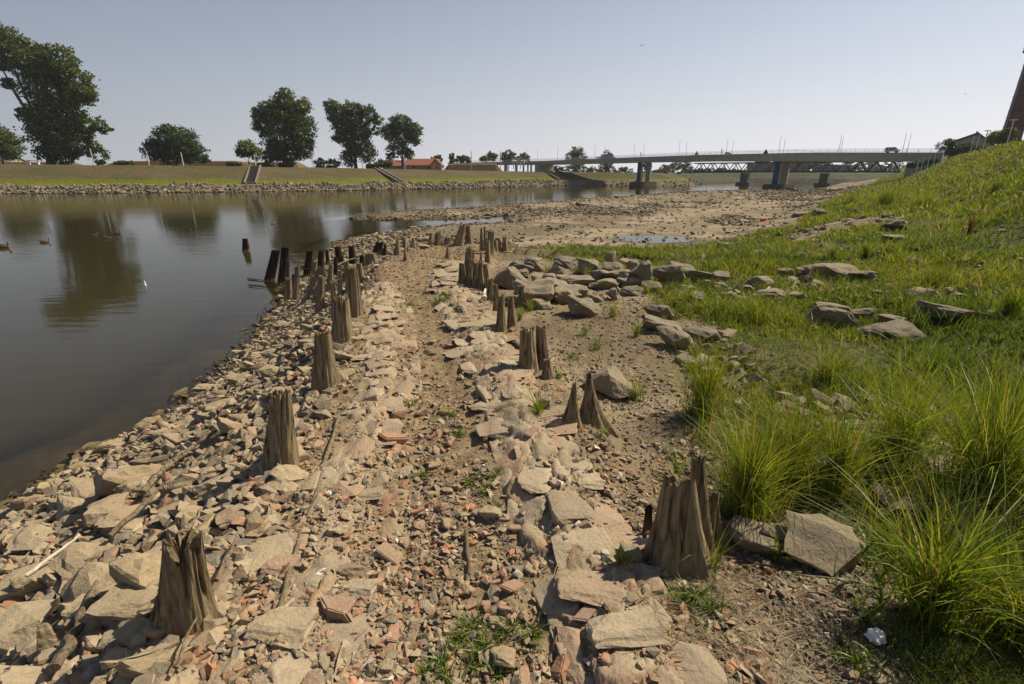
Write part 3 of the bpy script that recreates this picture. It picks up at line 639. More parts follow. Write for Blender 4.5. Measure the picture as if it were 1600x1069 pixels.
# laid stones of the path: edging bands and mortar slabs are pieces of the path
path = T(empty('stone_path'), 'worn stone and mortar path along the top of the mole between timber posts', kind='structure')
def along(L, s):
    for (x0, y0), (x1, y1) in zip(L[:-1], L[1:]):
        l = math.hypot(x1 - x0, y1 - y0)
        if s <= l: return x0 + (x1 - x0) * s / l, y0 + (y1 - y0) * s / l, math.atan2(y1 - y0, x1 - x0)
        s -= l
    return None
cnt = 0
for L, offs, w0, wj in ((BANDL, (-.16, .0, .15), .15, .04), (BANDR, (-.2, -.02, .17), .17, .06)):
    for off in offs:
        s = 3.6 + rd.uniform(0, .2)
        while cnt < 290:
            q_ = along(L, s)
            if q_ is None: break
            r_ = math.hypot(q_[0], q_[1]); ln = rd.uniform(.12, .30) * (1 + .05 * r_)
            if rd.random() < (.88 if L is BANDR else .62):
                x_ = q_[0] + math.sin(q_[2]) * (off + rd.gauss(0, .025)); y_ = q_[1] - math.cos(q_[2]) * (off + rd.gauss(0, .025))
                th = rd.uniform(.05, .08)
                put('stone_slab', SLAB[rd.randrange(9)], x_, y_, gz(x_, y_) + .004, (ln * 1.05, (w0 + rd.gauss(0, wj)) * 1.35, th), (rd.gauss(0, .07), rd.gauss(0, .07), q_[2] + rd.gauss(0, .16)), parent=path); cnt += 1
            s += ln * .96
# eroded mortar and stone bands: continuous cracked plates
def band(L, s0, s1, wid, ca, cb, seed, hgt_):
    ns, nw = int((s1 - s0) / .018), int(wid / .016); S_, W_ = np.meshgrid(np.linspace(s0, s1, ns), np.linspace(-1, 1, nw), indexing='ij'); c_ = np.array([along(L, s) for s in np.linspace(s0, s1, ns)])
    k_ = np.hanning(41); k_ /= k_.sum(); c_ = np.stack([np.convolve(np.pad(c_[:, i], 20, 'edge'), k_, 'valid') for i in range(3)], 1)
    off = W_ * wid / 2; X_ = c_[:, 0:1] + np.sin(c_[:, 2:3]) * off; Y_ = c_[:, 1:2] - np.cos(c_[:, 2:3]) * off
    qx = S_ / ca + .35 * vn(X_, Y_, .12, seed); qy = off / cb + .35 * vn(X_, Y_, .1, seed + 1) + 50; ix, iy = np.floor(qx), np.floor(qy); F1 = np.full(qx.shape, 9.); F2 = F1.copy(); cid = np.zeros(qx.shape); tx_ = np.zeros(qx.shape); ty_ = np.zeros(qx.shape)
    for i in (-1, 0, 1):
        for j in (-1, 0, 1):
            gx, gy = ix + i, iy + j; px_ = gx + .5 + .42 * _hash(gx, gy, seed + 5); py_ = gy + .5 + .42 * _hash(gx, gy, seed + 6); d = np.hypot(qx - px_, qy - py_); n_ = d < F1
            F2 = np.where(n_, F1, np.minimum(F2, d)); F1 = np.where(n_, d, F1); cid = np.where(n_, _hash(gx, gy, seed + 7), cid); tx_ = np.where(n_, (qx - px_) * _hash(gx, gy, seed + 8), tx_); ty_ = np.where(n_, (qy - py_) * _hash(gx, gy, seed + 9), ty_)
    e_ = np.clip((1 - np.abs(W_)) * 5 + .9 * vn(X_, Y_, .16, seed + 3), -1, 1); cr = ss(.015, .075, F2 - F1)
    z_ = height(X_, Y_, False) - .03 + (hgt_ * (.95 + .28 * cid) + .03 * tx_ + .03 * ty_) * ss(-.25, .15, e_) * (.25 + .75 * cr) + .006 * vn(X_, Y_, .04, 3) + .003 * vn(X_, Y_, .02, 8) + .006 * vn(X_, Y_, .09, 4)
    dz = .007 * np.floor(2.2 * (vn(X_, Y_, .16, seed + 21) + .6 * vn(X_, Y_, .06, seed + 22))) - .004 * np.abs(vn(X_, Y_, .07, seed + 23)); z_ = z_ + dz * cr * ss(-.3, .4, e_)
    i = np.arange(ns - 1)[:, None] * nw + np.arange(nw - 1)[None, :]; Fq = np.stack([i, i + nw, i + nw + 1, i + 1], -1).reshape(-1, 4)
    base_ = np.array([.34, .275, .19]); cc = base_[None] * (1 + .22 * cid.ravel()[:, None] * np.array([1, 1.1, 1.2])) * (1 + .12 * vn(X_, Y_, .3, 9).ravel()[:, None] * np.array([1, 1.25, 1.5])) * (1 + ss(.1, .7, vn(X_, Y_, .22, 19)).ravel()[:, None] * np.array([.05, -.18, -.22])); cc = cc * (.45 + .55 * cr.ravel()[:, None])
    me = mesh_np('mortar_band', np.stack([X_.ravel(), Y_.ravel(), z_.ravel()], -1), Fq, 4, False, np.clip(cc, .03, .7)); return link('mortar_band', me, M['chip'], path)
band(BANDR, 3.2, 10.8, .50, .22, .14, 61, .045); band([(a - .02, b) for a, b in BANDL], 3.2, 10.0, .30, .20, .12, 91, .04); band([(a + .27, b) for a, b in BANDL], 3.4, 9.4, .16, .22, .12, 71, .04)
# bigger broken bricks and stones lying on the path
n_ = 0
for _ in range(3000):
    if n_ >= 150: break
    r_ = math.exp(rd.uniform(math.log(1.0), math.log(8))); az = R(rd.uniform(-45, 35)); x_, y_ = r_ * math.sin(az), r_ * math.cos(az)
    if not inpath(np.array([x_]), np.array([y_]))[0]: continue
    s_ = rd.uniform(.022, .052) * (1 + .08 * r_); n_ += 1
    if n_ % 2: put('brick_fragment', BRK[rd.randrange(8)], x_, y_, gz(x_, y_) + s_ * .22, (s_ * 1.5, s_, s_ * .62), (rd.gauss(0, .25), rd.gauss(0, .25), rd.uniform(0, 6.3)), 'broken reddish brick piece lying loose on the path', 'brick', 'brick pieces on the path')
    else: put('stone', ROCK[rd.randrange(10)], x_, y_, gz(x_, y_) + s_ * .2, (s_ * 1.6, s_ * 1.1, s_ * .8), (rd.gauss(0, .25), rd.gauss(0, .25), rd.uniform(0, 6.3)), 'loose tan stone lying on the path among brick rubble', 'stone', 'loose stones on the path')
for px, py, wd, lb, nm, pr in [(527, 968, 38, 'cube shaped brown brick half standing on the near path', 'brick_fragment', BRK), (622, 655, 20, 'single tan brick lying on bare soil in mid path', 'brick_fragment', BRK),
        (613, 695, 26, 'flat orange brick piece in the middle of the path', 'brick_fragment', BRK), (790, 1050, 44, 'pale speckled upright stone in weeds at the bottom of the path', 'stone', ROCK),
        (765, 815, 32, 'pale wedge stone beside a weed right of the path middle', 'stone', ROCK), (545, 905, 46, 'flat tan stone on the near path', 'stone', ROCK), (690, 800, 24, 'dark stone next to a weed in mid path', 'stone', ROCK),
        (395, 895, 90, 'pink and cream flat slab left of the path', 'stone', SLAB)]:
    stone_px(nm, pr, px, py, wd, wd * .9, lb, 'brick' if pr is BRK else 'stone', flat=.45 if wd < 80 else .16)

# ---------------------------------------------------------------- timber posts
def post_mesh(h, w, seed, jag=.12, flare=.5, taper=.25, na=30, nr=12, leanx=0, leany=0, ecc=.85, cleft=3, hollow=.12):
    r = random.Random(seed); nz = [r.uniform(-1, 1) for _ in range(40)]
    def an(i, f, k): return mnoise.noise(Vector((math.cos(i) * f, math.sin(i) * f, seed * 1.37 + k)))
    cl = [(r.uniform(0, 6.28), r.uniform(.03, .075), r.uniform(.22, .5), r.uniform(.3, 1.0)) for _ in range(cleft)]
    top_w = [r.uniform(.7, 1.2) for _ in range(3)]
    V = []; Fq = []
    for j in range(nr + 1):
        f = j / nr
        for i in range(na):
            a_ = 2 * math.pi * i / na
            top = h * (1 - jag * (abs(an(a_, 1.3, 0)) * 1.6 + abs(an(a_, 4, 3)) * 1.0 + .5 * abs(an(a_, 9, 9))))
            z = -.2 * min(1, h) * (1 - f) + top * f if j else -.2 * min(1, h)
            rr = w / 2 * (1 + flare * (1 - f) ** 2.2 * (.75 + .9 * abs(an(a_, 1.0, 7)))) * (1 - taper * f)
            rr *= 1 + .22 * an(a_, 1.6, f * .5) + .07 * an(a_, 5, f * .6 + 2) - .07 * max(0, an(a_, 15, f * .7 + 4)) + .05 * mnoise.noise(Vector((a_ * 5, f * 5, seed)))
            for (ca, cw, cd, lo) in cl:
                d = abs((a_ - ca + math.pi) % (2 * math.pi) - math.pi)
                if f > 1 - lo: rr *= 1 - cd * math.exp(-(d / (cw * 1.6)) ** 2) * min(1, (f - 1 + lo) * 3)
            V.append((math.cos(a_) * rr + leanx * z, math.sin(a_) * rr * ecc + leany * z, z))
    for j in range(nr):
        for i in range(na):
            k = (i + 1) % na; Fq.append((j * na + i, j * na + k, (j + 1) * na + k, (j + 1) * na + i))
    o = nr * na; o2 = len(V)
    for i in range(na):
        x, y, z = V[o + i]; cz = z - hollow * h * r.uniform(.2, 1)
        V.append(((x - leanx * z) * .55 + leanx * cz, (y - leany * z) * .55 + leany * cz, cz))
    zc = h * (1 - hollow * 1.1 - jag); V.append((leanx * zc, leany * zc, zc))
    for i in range(na):
        k = (i + 1) % na; Fq.append((o + i, o + k, o2 + k, o2 + i)); Fq.append((o2 + i, o2 + k, len(V) - 1))
    me = bpy.data.meshes.new('timber_post'); me.from_pydata(V, [], Fq); me.shade_flat() if False else None
    return me
def post(bx, by, tx, ty, wpx, label, mtl='post', jag=.1, flare=.35, taper=.2, ecc=.85, cleft=3, z=None, seed=None, group='weathered timber posts of the old mole', hollow=.08, name='timber_post', ly=0.0):
    taper = min(.85, taper + .17)
    b_ = og(bx, by) if z is None else at(bx, by, z)
    t_ = b_[1] / ray(bx, by)[1]; w_ = wpx * (1.15 if wpx > 17 else 1.3) * t_ / FPX; jag *= .75; tp = atY(tx, ty, b_[1]); h_ = max(tp[2] - b_[2], .1)
    sd0 = seed if seed is not None else int(bx * 7 + by)
    pr_ = random.Random(sd0 * 3 + 1); jag *= pr_.uniform(.6, 1.9); flare *= pr_.uniform(.4, 1.6); taper = min(.85, taper * pr_.uniform(.7, 1.3)); ly += pr_.uniform(-.07, .07); cleft = pr_.randint(1, 5)
    me = post_mesh(h_, w_, sd0, jag, flare, taper, 84 if wpx > 36 else (44 if wpx > 18 else 22), 16 if wpx > 20 else 9, (tp[0] - b_[0]) / h_, ly, ecc, cleft, hollow)
    o = link(name, me, M[mtl], loc=tuple(b_ + np.array([0, w_ * .3, 0]))); return T(o, label, 'post' if name == 'timber_post' else 'stump', group)
Lr = 'posts along the river side of the path'; Rr = 'posts along the inland side of the path'; Wr = 'stakes on the slope and in the water'; Er = 'posts across the far end of the path'
post(272, 993, 270, 848, 74, 'nearest thick post at bottom left with jagged hollow top and flared foot', jag=.16, flare=.75, taper=.16, cleft=4, group=Lr, hollow=.16, seed=3)
post(430, 738, 432, 616, 48, 'second post of the river side row, tall with slanted top', jag=.07, flare=.25, taper=.36, group=Lr, seed=5)
post(503, 612, 500, 520, 38, 'third post of the river side row, leaning slightly left', jag=.07, flare=.15, group=Lr, seed=8)
post(532, 536, 531, 464, 27, 'fourth post of the river side row with deep vertical grooves', jag=.1, group=Lr)
post(553, 494, 550, 418, 20, 'fifth post of the river side row, tall and square cut', jag=.04, group=Lr, flare=.1, taper=.1)
post(549, 455, 547, 416, 16, 'post right behind the tall square cut fifth one', group=Lr)
post(563, 442, 560, 410, 9, 'narrow dark post behind the fifth post pair', group=Lr)
for a_ in [(418, 440, 430, 390, 13, 'leaning post standing in the water farthest left of the stakes', 'postwet'), (440, 444, 445, 384, 14, 'thick post in the water beside the leaning leftmost one', 'postwet'),
  (479, 432, 482, 391, 12, 'dark upright stake third from the water side', 'postwet'), (499, 432, 501, 390, 10, 'dark stake just right of the third upright one', 'postwet'), (512, 414, 510, 390, 6, 'thin splintered stake among driftwood', 'postwet'),
  (532, 418, 526, 385, 10, 'black stake leaning left, left one of a leaning pair', 'postwet'), (551, 416, 547, 384, 10, 'black stake leaning left, right one of a leaning pair', 'postwet'),
  (449, 470, 449.5, 433, 9, 'short stake with a sunlit right edge at the waterline', 'post'), (460, 474, 463, 415, 8, 'slim tall grey stake on the stones by the waterline', 'post'),
  (474, 474, 500, 415, 8, 'stake slanting strongly to the right', 'post'), (498, 488, 501, 432, 11, 'grey stake with broad foot in front of the slanting one', 'post'),
  (505, 464, 519, 440, 11, 'short thick stake slanting right behind the grey one', 'post'), (522, 500, 520, 440, 8, 'slim stake close behind the fourth post', 'post'), (532, 465, 529, 436, 7, 'short slim stake between fourth and fifth post', 'post'),
  (455, 458, 458, 428, 7, 'short dark stake behind the slim grey one', 'postwet'), (489, 446, 492, 408, 8, 'brown stake behind the slanting one', 'post'), (484, 462, 486, 430, 7, 'short brown stake left of the grey broad footed one', 'post'), (514, 446, 516, 412, 8, 'brown stake rising from the driftwood tangle', 'post'), (540, 440, 541, 408, 8, 'brown stake left behind the tall square cut post', 'post'), (524, 432, 523, 402, 7, 'slim dark stake in the middle of the driftwood tangle', 'postwet'), (566, 426, 565, 398, 8, 'dark short post behind the narrow dark one', 'postwet'), (492, 474, 494, 446, 7, 'short broken stake beside the grey broad footed one', 'post'),
  (383, 393, 381, 373, 9, 'lone short stump sticking out of open water', 'postwet')]:
    post(*a_[:6], mtl=a_[6], group=Wr, z=(WL if a_[0] in (418, 440, 383) else None), flare=.15, taper=.12 if a_[4] > 7 else .3, jag=.06)
for a_ in [(580, 416, 578, 396, 24, 'low broad stump cluster near the far left bend', .3), (586, 400, 593, 377, 12, 'squat dark post tilting right at the bend', .2), (599, 403, 601, 380, 9, 'dark conical stump at the bend', .5),
  (620, 399, 621, 369, 11, 'pointed stump, taller one left of centre at the far end', .75), (633, 408, 632, 383, 7, 'thin pointed stump standing on the path at the far end', .8), (632, 393, 631, 372, 7, 'small splintered stump behind the thin pointed one', .5),
  (645, 391, 645, 372, 10, 'small notched stump at the far end', .4), (673, 384, 673, 363, 8, 'short post left of the broad one at the far end', .2), (684, 384, 684, 360, 11, 'broad short post at the far end', .3),
  (699, 383, 699, 370, 10, 'lowest stump in the far end row', .3), (715, 384, 724, 349, 12, 'thick post leaning right at the far end', .1), (732, 382, 731, 351, 9, 'upright brown post next to the leaning thick one', .1),
  (699, 404, 699, 386, 8, 'tiny pointed stump alone on the path', .8)]:
    post(*a_[:6], group=Er, taper=a_[6], flare=.4, jag=.12, mtl='postwet' if 'dark' in a_[5] else 'post')
for a_ in [(752, 392, 752, 353, 5, 'thin tall splinter post, left one of two at the back of the inland cluster', .3), (758, 392, 757, 352, 4, 'thin tall splinter post, right one of two at the back of the inland cluster', .3),
  (766, 397, 767, 360, 10, 'round topped tall post at the back of the inland cluster', .1), (774, 393, 773, 374, 6, 'short post behind the round topped one', .2), (789, 393, 789, 368, 8, 'last post to the right of the inland cluster', .15), (781, 393, 780, 371, 5, 'slim post next to the last one on the right', .3),
  (731, 444, 732, 385, 13, 'tallest post of the inland cluster, fluted and dark', .25), (722, 444, 721, 410, 9, 'short post hugging the tallest one on its left', .15), (745, 449, 743, 410, 13, 'fluted stump in front of the tallest post', .3),
  (740, 420, 739, 388, 6, 'slim post behind the tallest one', .3), (733, 446, 737, 402, 9, 'fluted post squeezed between the tallest one and the fluted stump', .2), (751, 452, 750, 404, 9, 'dark splintered post right of the fluted stump', .3), (762, 458, 760, 418, 9, 'dark post in front of the pale boulder end', .25), (776, 486, 774, 444, 9, 'broken dark post behind the two pronged stump', .4), (762, 412, 762, 372, 7, 'slim tall post in the back of the cluster below the round topped one', .25), (751, 420, 752, 392, 8, 'splintered post in the middle of the inland cluster', .5), (758, 436, 758, 412, 8, 'dark short post beside the boulders', .2),
  (768, 472, 765, 434, 12, 'dark stump between the cluster and the leaning board', .3), (783, 521, 783, 462, 13, 'split pale edged stump with two prongs', .35), (801, 517, 798, 465, 15, 'flared stump beside the two pronged one', .35),
  (826, 580, 825, 512, 25, 'thick grooved stump, left half of a pair by the path', .12), (849, 576, 845, 510, 20, 'thick grooved stump, right half of a pair by the path', .12), (857, 590, 855, 564, 18, 'low crumbling stump at the foot of the thick pair', .5)]:
    post(*a_[:6], group=Rr, taper=a_[6], flare=.35, jag=.13 if a_[4] < 12 else .1)
post(893, 668, 899, 598, 26, 'pointed dark stump left of its twin before the round boulder', jag=.1, flare=.7, taper=.72, group=Rr, cleft=4)
post(926, 662, 921, 583, 30, 'pointed stump with flared roots right before the round boulder', jag=.1, flare=.9, taper=.72, group=Rr, cleft=4)
big = [(1062, 886, 1062, 742, 96, .10, .5), (1098, 866, 1090, 706, 44, .12, .55), (1118, 868, 1108, 765, 52, .25, .45)]
root = None
for i, (bx, by, tx, ty, wp, jg, tp_) in enumerate(big):
    b_ = og(bx, by) + np.array([0, .03 + .05 * i, 0]); t_ = b_[1] / ray(bx, by)[1]; tq = atY(tx, ty, b_[1]); h_ = tq[2] - b_[2]
    me = post_mesh(h_, wp * t_ / FPX, 40 + i, jg, .45, tp_, 36, 14, (tq[0] - b_[0]) / h_, 0, .62, 5, .06)
    if root is None:
        root = T(empty('split_stump', tuple(b_)), 'big split grey stump with a tall spike beside the tall grass', 'stump')
    link('trunk_piece', me, M['post'], root, loc=tuple(b_ - np.array(root.location)))
post(1013, 838, 1016, 790, 13, 'small flat wooden splinter standing left of the big split stump', taper=.2, jag=.1, ecc=.4, name='timber_post', group=Rr, mtl='postwet')
# boards, driftwood, sticks
def stick(pts, r0, label, name='driftwood_stick', mtl='drift', group=None, lift=None, wz=None, cat='driftwood', flat=None, r1=None):
    lift = lift if lift is not None else (.085 if pts[0][0] < 400 and pts[0][1] > 650 else .012)
    P_ = [og(a_, b_) if wz is None else at(a_, b_, WL + wz) for a_, b_ in pts]; c0 = P_[0].copy(); mb = MB(); Q = []
    for i, p_ in enumerate(P_): Q.append(Vector(tuple(p_ - c0)) + Vector((0, 0, lift + r0 * .6)))
    L = [Q[0]]
    for a_, b_ in zip(Q[:-1], Q[1:]):
        for k in range(1, 5): L.append(a_.lerp(b_, k / 4) + Vector((rd.gauss(0, r0 * .25), rd.gauss(0, r0 * .25), abs(rd.gauss(0, r0 * .2)))))
    nn = len(L); mb.tube(L, [r0 * (1 - (1 - (r1 or .4)) * i / nn) * rd.uniform(.85, 1.15) for i in range(nn)], 8)
    me = mb.mesh(name, True)
    if flat: 
        for v in me.vertices: v.co.z *= flat
    return T(link(name, me, M[mtl], loc=tuple(c0)), label, cat, group)
stick([(52, 926), (95, 893), (135, 862)], .012, 'long bleached white stick lying on the riprap', mtl='pale', lift=.11)
stick([(88, 990), (120, 940), (150, 896)], .013, 'dark straight plank edge wedged between slabs at lower left', 'old_plank', 'postwet', cat='plank')
stick([(98, 1075), (130, 1010), (160, 940), (178, 888)], .02, 'long weathered root running up to the nearest post', 'tree_root', 'drift', cat='root')
stick([(228, 790), (270, 745), (312, 712), (345, 690)], .022, 'grey driftwood log lying up the slope below the second post', 'driftwood_log')
stick([(178, 860), (225, 815), (262, 775)], .016, 'splintered grey driftwood branch left of the brown stones', 'driftwood_log')
stick([(112, 714), (150, 710), (205, 700)], .05, 'dark wet log half in the river at the waterline', 'wet_log', 'postwet', cat='log', r1=.7, wz=.02, lift=0)
stick([(285, 1075), (300, 1030), (318, 985)], .008, 'thin stick right of the nearest post', mtl='drift')
stick([(345, 935), (365, 890), (378, 860)], .010, 'grey root edging the pink slab', 'tree_root', 'drift', cat='root')
for l, w_, lb in [([(345, 935), (400, 850), (440, 765)], .008, 'long grey beam edge left of the path, outer one'), ([(425, 1010), (452, 905), (474, 820)], .010, 'long thin timber lath embedded left of the path'), ([(490, 790), (512, 715), (530, 655)], .014, 'weathered lath between the pale stones left of the path'),
        ([(232, 1069), (262, 1035), (290, 1000)], .010, 'grey lath running toward the foot of the nearest post'), ([(10, 1000), (60, 985), (120, 930)], .010, 'thin grey branch over the slabs in the lower left corner')]:
    stick(l, w_, lb, 'timber_beam', 'drift', cat='beam', lift=.006, r1=.8)
stick([(388, 439), (404, 441), (422, 443)], .03, 'dark thin branch sticking out over the water, lower one', wz=.05, mtl='postwet', group='branches over the water')
stick([(386, 436), (402, 438), (420, 440)], .02, 'dark thin branch sticking out over the water, upper one', wz=.12, mtl='postwet', group='branches over the water')
stick([(757, 470), (757, 452)], .03, 'pale thin board leaning among the dark posts', 'old_plank', 'pale', cat='plank')
stick([(805, 535), (822, 560), (832, 580)], .022, 'grey branch lying at the foot of the flared stump', mtl='drift')
stick([(952, 440), (975, 462)], .015, 'bleached stick lying on the boulder heap', mtl='pale')
stick([(1188, 466), (1205, 448)], .02, 'bleached forked stick on the flat ledge stone', mtl='pale')
stick([(728, 835), (733, 905)], .012, 'dark twig standing in the near path rubble', mtl='postwet')
for i in range(16):
    a_ = rd.uniform(455, 545); b_ = rd.uniform(412, 440); l_ = rd.uniform(14, 34); th = rd.uniform(-.5, .5)
    stick([(a_ - l_ * math.cos(th) / 2, b_ + l_ * math.sin(th) / 2), (a_ + l_ * math.cos(th) / 2, b_ - l_ * math.sin(th) / 2)], rd.uniform(.015, .035), 'grey driftwood stick tangled between the stakes', group='driftwood tangled between the stakes', lift=rd.uniform(.02, .25), mtl=rd.choice(['drift', 'postwet']))
# a bundle of straw and a white chip of wood on the path
for i, l in enumerate([[(860, 980), (866, 900), (878, 862)], [(866, 948), (870, 900), (882, 858)]]): stick(l, .0022, 'thin yellow straw stalk lying on the path, ' + ('longer' if i == 0 else 'shorter') + ' one of two', 'straw_stalk', 'straw', cat='straw')
me = MB(); me.box((0, 0, .01), (.07, .018, .004)); o = me.build('wood_splinter', M['paper']); o.location = og(498, 900); o.rotation_euler = (.1, -.15, .8); T(o, 'white wood splinter lying on the rubble of the near path', 'splinter')
# crumpled white scrap
bm = bmesh.new(); bmesh.ops.create_icosphere(bm, subdivisions=3, radius=.03)
for v in bm.verts: v.co *= 1 + .55 * mnoise.noise(v.co * 70) ; v.co.z *= .8
me = bpy.data.meshes.new('plastic_scrap'); bm.to_mesh(me); bm.free(); me.shade_flat(); p_ = og(1366, 1003); T(link('plastic_scrap', me, M['paper'], loc=(p_[0], p_[1], p_[2] + .03)), 'crumpled white plastic scrap on the ground in front of the grass', 'litter')
bm = bmesh.new(); bmesh.ops.create_cone(bm, segments=10, radius1=.13, radius2=.10, depth=.3, cap_ends=True)
me = bpy.data.meshes.new('red_can'); bm.to_mesh(me); bm.free(); p_ = og(1192, 346); o = link('plastic_can', me, M['red'], loc=(p_[0], p_[1], p_[2] + .12)); o.rotation_euler = (.2, 1.3, .3); T(o, 'small red plastic can lying on the stony mudflat', 'litter')
# fishing float
p_ = at(227, 446, WL); mb = MB(); mb.tube([(0, 0, -.05), (0, 0, .0), (0, 0, .06), (0, 0, .16)], [.02, .035, .025, .006], 8); o = mb.build('float', M['paper'], smooth=True, loc=tuple(p_)); T(o, 'small white float bobbing upright on the river', 'float')
# ---------------------------------------------------------------- grass
GCOL = [(5, (.175, .25, .026)), (5, (.13, .20, .022)), (3, (.24, .28, .034)), (1.2, (.31, .28, .05)), (1.2, (.38, .30, .13)), (1.6, (.08, .12, .02))]
def blades(name, P, Hh, Wd, table, seg=3, lean=(.15, .6), parent=None, kind='stuff', mtl='blade', flatlie=False, jit=.15, patch=None):
    n = len(P); az = rng.uniform(0, 6.283, n); fa = rng.uniform(0, 6.283, n); ln = rng.uniform(*lean, n); ln = ln + .7 * (rng.uniform(0, 1, n) < .13); fs = np.linspace(0, 1, seg + 1)
    d = np.stack([np.cos(az), np.sin(az), az * 0], -1); sx = np.stack([np.cos(fa), np.sin(fa), fa * 0], -1)
    if flatlie: sx = np.stack([-np.sin(az), np.cos(az), az * 0], -1)
    Vs = []
    for k, f in enumerate(fs):
        up = Hh * (f - .25 * ln * f * f) if not flatlie else Hh * .10 * np.sin(f * 3.1)
        c = P + d * (Hh * (ln * f * f if not flatlie else f))[:, None] + np.array([0, 0, 1.0]) * up[:, None]
        hw = (Wd * (1 - f ** 1.6) * (.75 + .5 * f) / 2)[:, None]
        if k < seg: Vs += [c - sx * hw, c + sx * hw]
        else: Vs.append(c)
    nv = 2 * seg + 1; V = np.stack(Vs, 1).reshape(-1, 3); tr_ = []
    for k in range(seg - 1): a0 = 2 * k; tr_ += [(a0, a0 + 1, a0 + 3), (a0, a0 + 3, a0 + 2)]
    tr_.append((2 * seg - 2, 2 * seg - 1, 2 * seg)); tr_ = np.array(tr_)
    Fc = (tr_[None] + (np.arange(n) * nv)[:, None, None]).reshape(-1, 3)
    cc = pal(n, table, jit)
    if patch is not None:
        w_ = np.clip(patch * 1.3, -1, 1)[:, None]; cc = cc * np.where(w_ > 0, 1 + w_ * np.array([.12, .0, .0]), 1 + w_ * np.array([.42, .30, .2]))
    me = mesh_np(name, V, Fc, 3, False, np.repeat(cc, nv, 0))
    return T(link(name, me, M[mtl], parent), kind=kind)
def field(name, n, r0, r1, a0, a1, dens, hgt, wid, table, seg=3, lean=(.15, .6), clump=.0, **kw):
    x, y, r = polar_pts(n, r0, r1, a0, a1)
    k = rng.uniform(0, 1, n) < dens(x, y); x, y, r = x[k], y[k], r[k]
    if clump:
        cx = np.round(x / clump + .8 * vn(x, y, clump * 2, 1)) * clump; cy = np.round(y / clump + .8 * vn(x, y, clump * 2, 2)) * clump
        f = rng.uniform(.3, .8, len(x)); x = x * (1 - f) + cx * f; y = y * (1 - f) + cy * f
    z = height(x, y); hm = hgt(x, y); PN = fbm(x, y, 1.1, 81) + .6 * fbm(x, y, 5, 82); H_ = hm * rng.uniform(.55, 1.25, len(x)); W_ = np.maximum(wid * rng.uniform(.7, 1.3, len(x)), r * .9 / 493)
    return blades(name, np.stack([x, y, z - .01], -1), H_, W_, table, seg, lean, patch=PN, **kw)
TALL = [ogp(l) for l in ([(1090, 800), (1100, 690), (1140, 640), (1300, 600), (1600, 560), (1750, 700), (1750, 800), (1600, 820), (1400, 800), (1330, 760), (1230, 790)], [(1400, 860), (1440, 800), (1650, 780), (1700, 1069), (1640, 1120), (1470, 930)])]
CLEAR = [ogp(l) for l in ([(1140, 860), (1200, 800), (1330, 790), (1370, 880), (1290, 910)],)]
def tall(x, y):
    k = 0 * x
    for P_ in TALL: k = np.maximum(k, ss(-.15, .15, sdpoly(x, y, P_) + .12 * vn(x, y, .3, 3)))
    for P_ in CLEAR: k = k * (sdpoly(x, y, P_) < 0)
    return k
clr_ = lambda x, y: np.prod([(sdpoly(x, y, P_) < 0) for P_ in CLEAR], axis=0)
field('tall_grass', 24000, 1.5, 9, 10, 57, lambda x, y: tall(x, y) * grassy(x, y) * np.clip(.30 + 1.5 * fbm(x, y, .45, 51), .05, 1), lambda x, y: .30 + .16 * vn(x, y, .6, 53), .006, GCOL, 4, (.1, .7), clump=.11)
field('short_grass', 150000, 1.6, 16, -5, 57, lambda x, y: grassy(x, y) * clr_(x, y) * np.clip(.6 + 1.4 * fbm(x, y, .9, 55), .08, 1), lambda x, y: .09 + .06 * vn(x, y, .5, 57), .006, GCOL + [(2.0, (.20, .16, .06))], 2, (.2, .9), clump=.07)
field('meadow_grass', 210000, 4.2, 60, -2, 57, lambda x, y: grassy(x, y) * np.clip(.65 + 1.3 * fbm(x, y, 1.6, 56) + .3 * ss(14, 30, np.hypot(x, y)), .06, 1), lambda x, y: (.10 + .09 * ss(5, 12, np.hypot(x, y))) * (1 + .7 * vn(x, y, 1.2, 58)), .01, GCOL + [(.9, (.22, .18, .07))], 2, (.2, .9), clump=.2)
field('meadow_tufts', 80000, 3.5, 40, -3, 57, lambda x, y: grassy(x, y) * ss(.02, .3, fbm(x, y, 1.0, 91)), lambda x, y: .27 + .14 * vn(x, y, 1.2, 92), .007, GCOL + [(1, (.3, .25, .1))], 3, (.15, .8), clump=.28)
field('bank_grass', 60000, 45, 330, 25, 57, lambda x, y: grassy(x, y), lambda x, y: .26 + .12 * vn(x, y, 3, 58), .02, GCOL + [(1.5, (.2, .18, .06))], 2, (.2, .9))
# low leafy herbs in the grass: short wide blades
field('broadleaf_weeds', 26000, 1.8, 20, -5, 57, lambda x, y: grassy(x, y) * clr_(x, y) * ss(.05, .35, fbm(x, y, .8, 61)), lambda x, y: .06 + 0 * x, .018, [(3, (.12, .17, .03)), (2, (.09, .14, .025)), (1, (.25, .09, .03)), (1, (.22, .19, .05))], 2, (.6, 1.5))
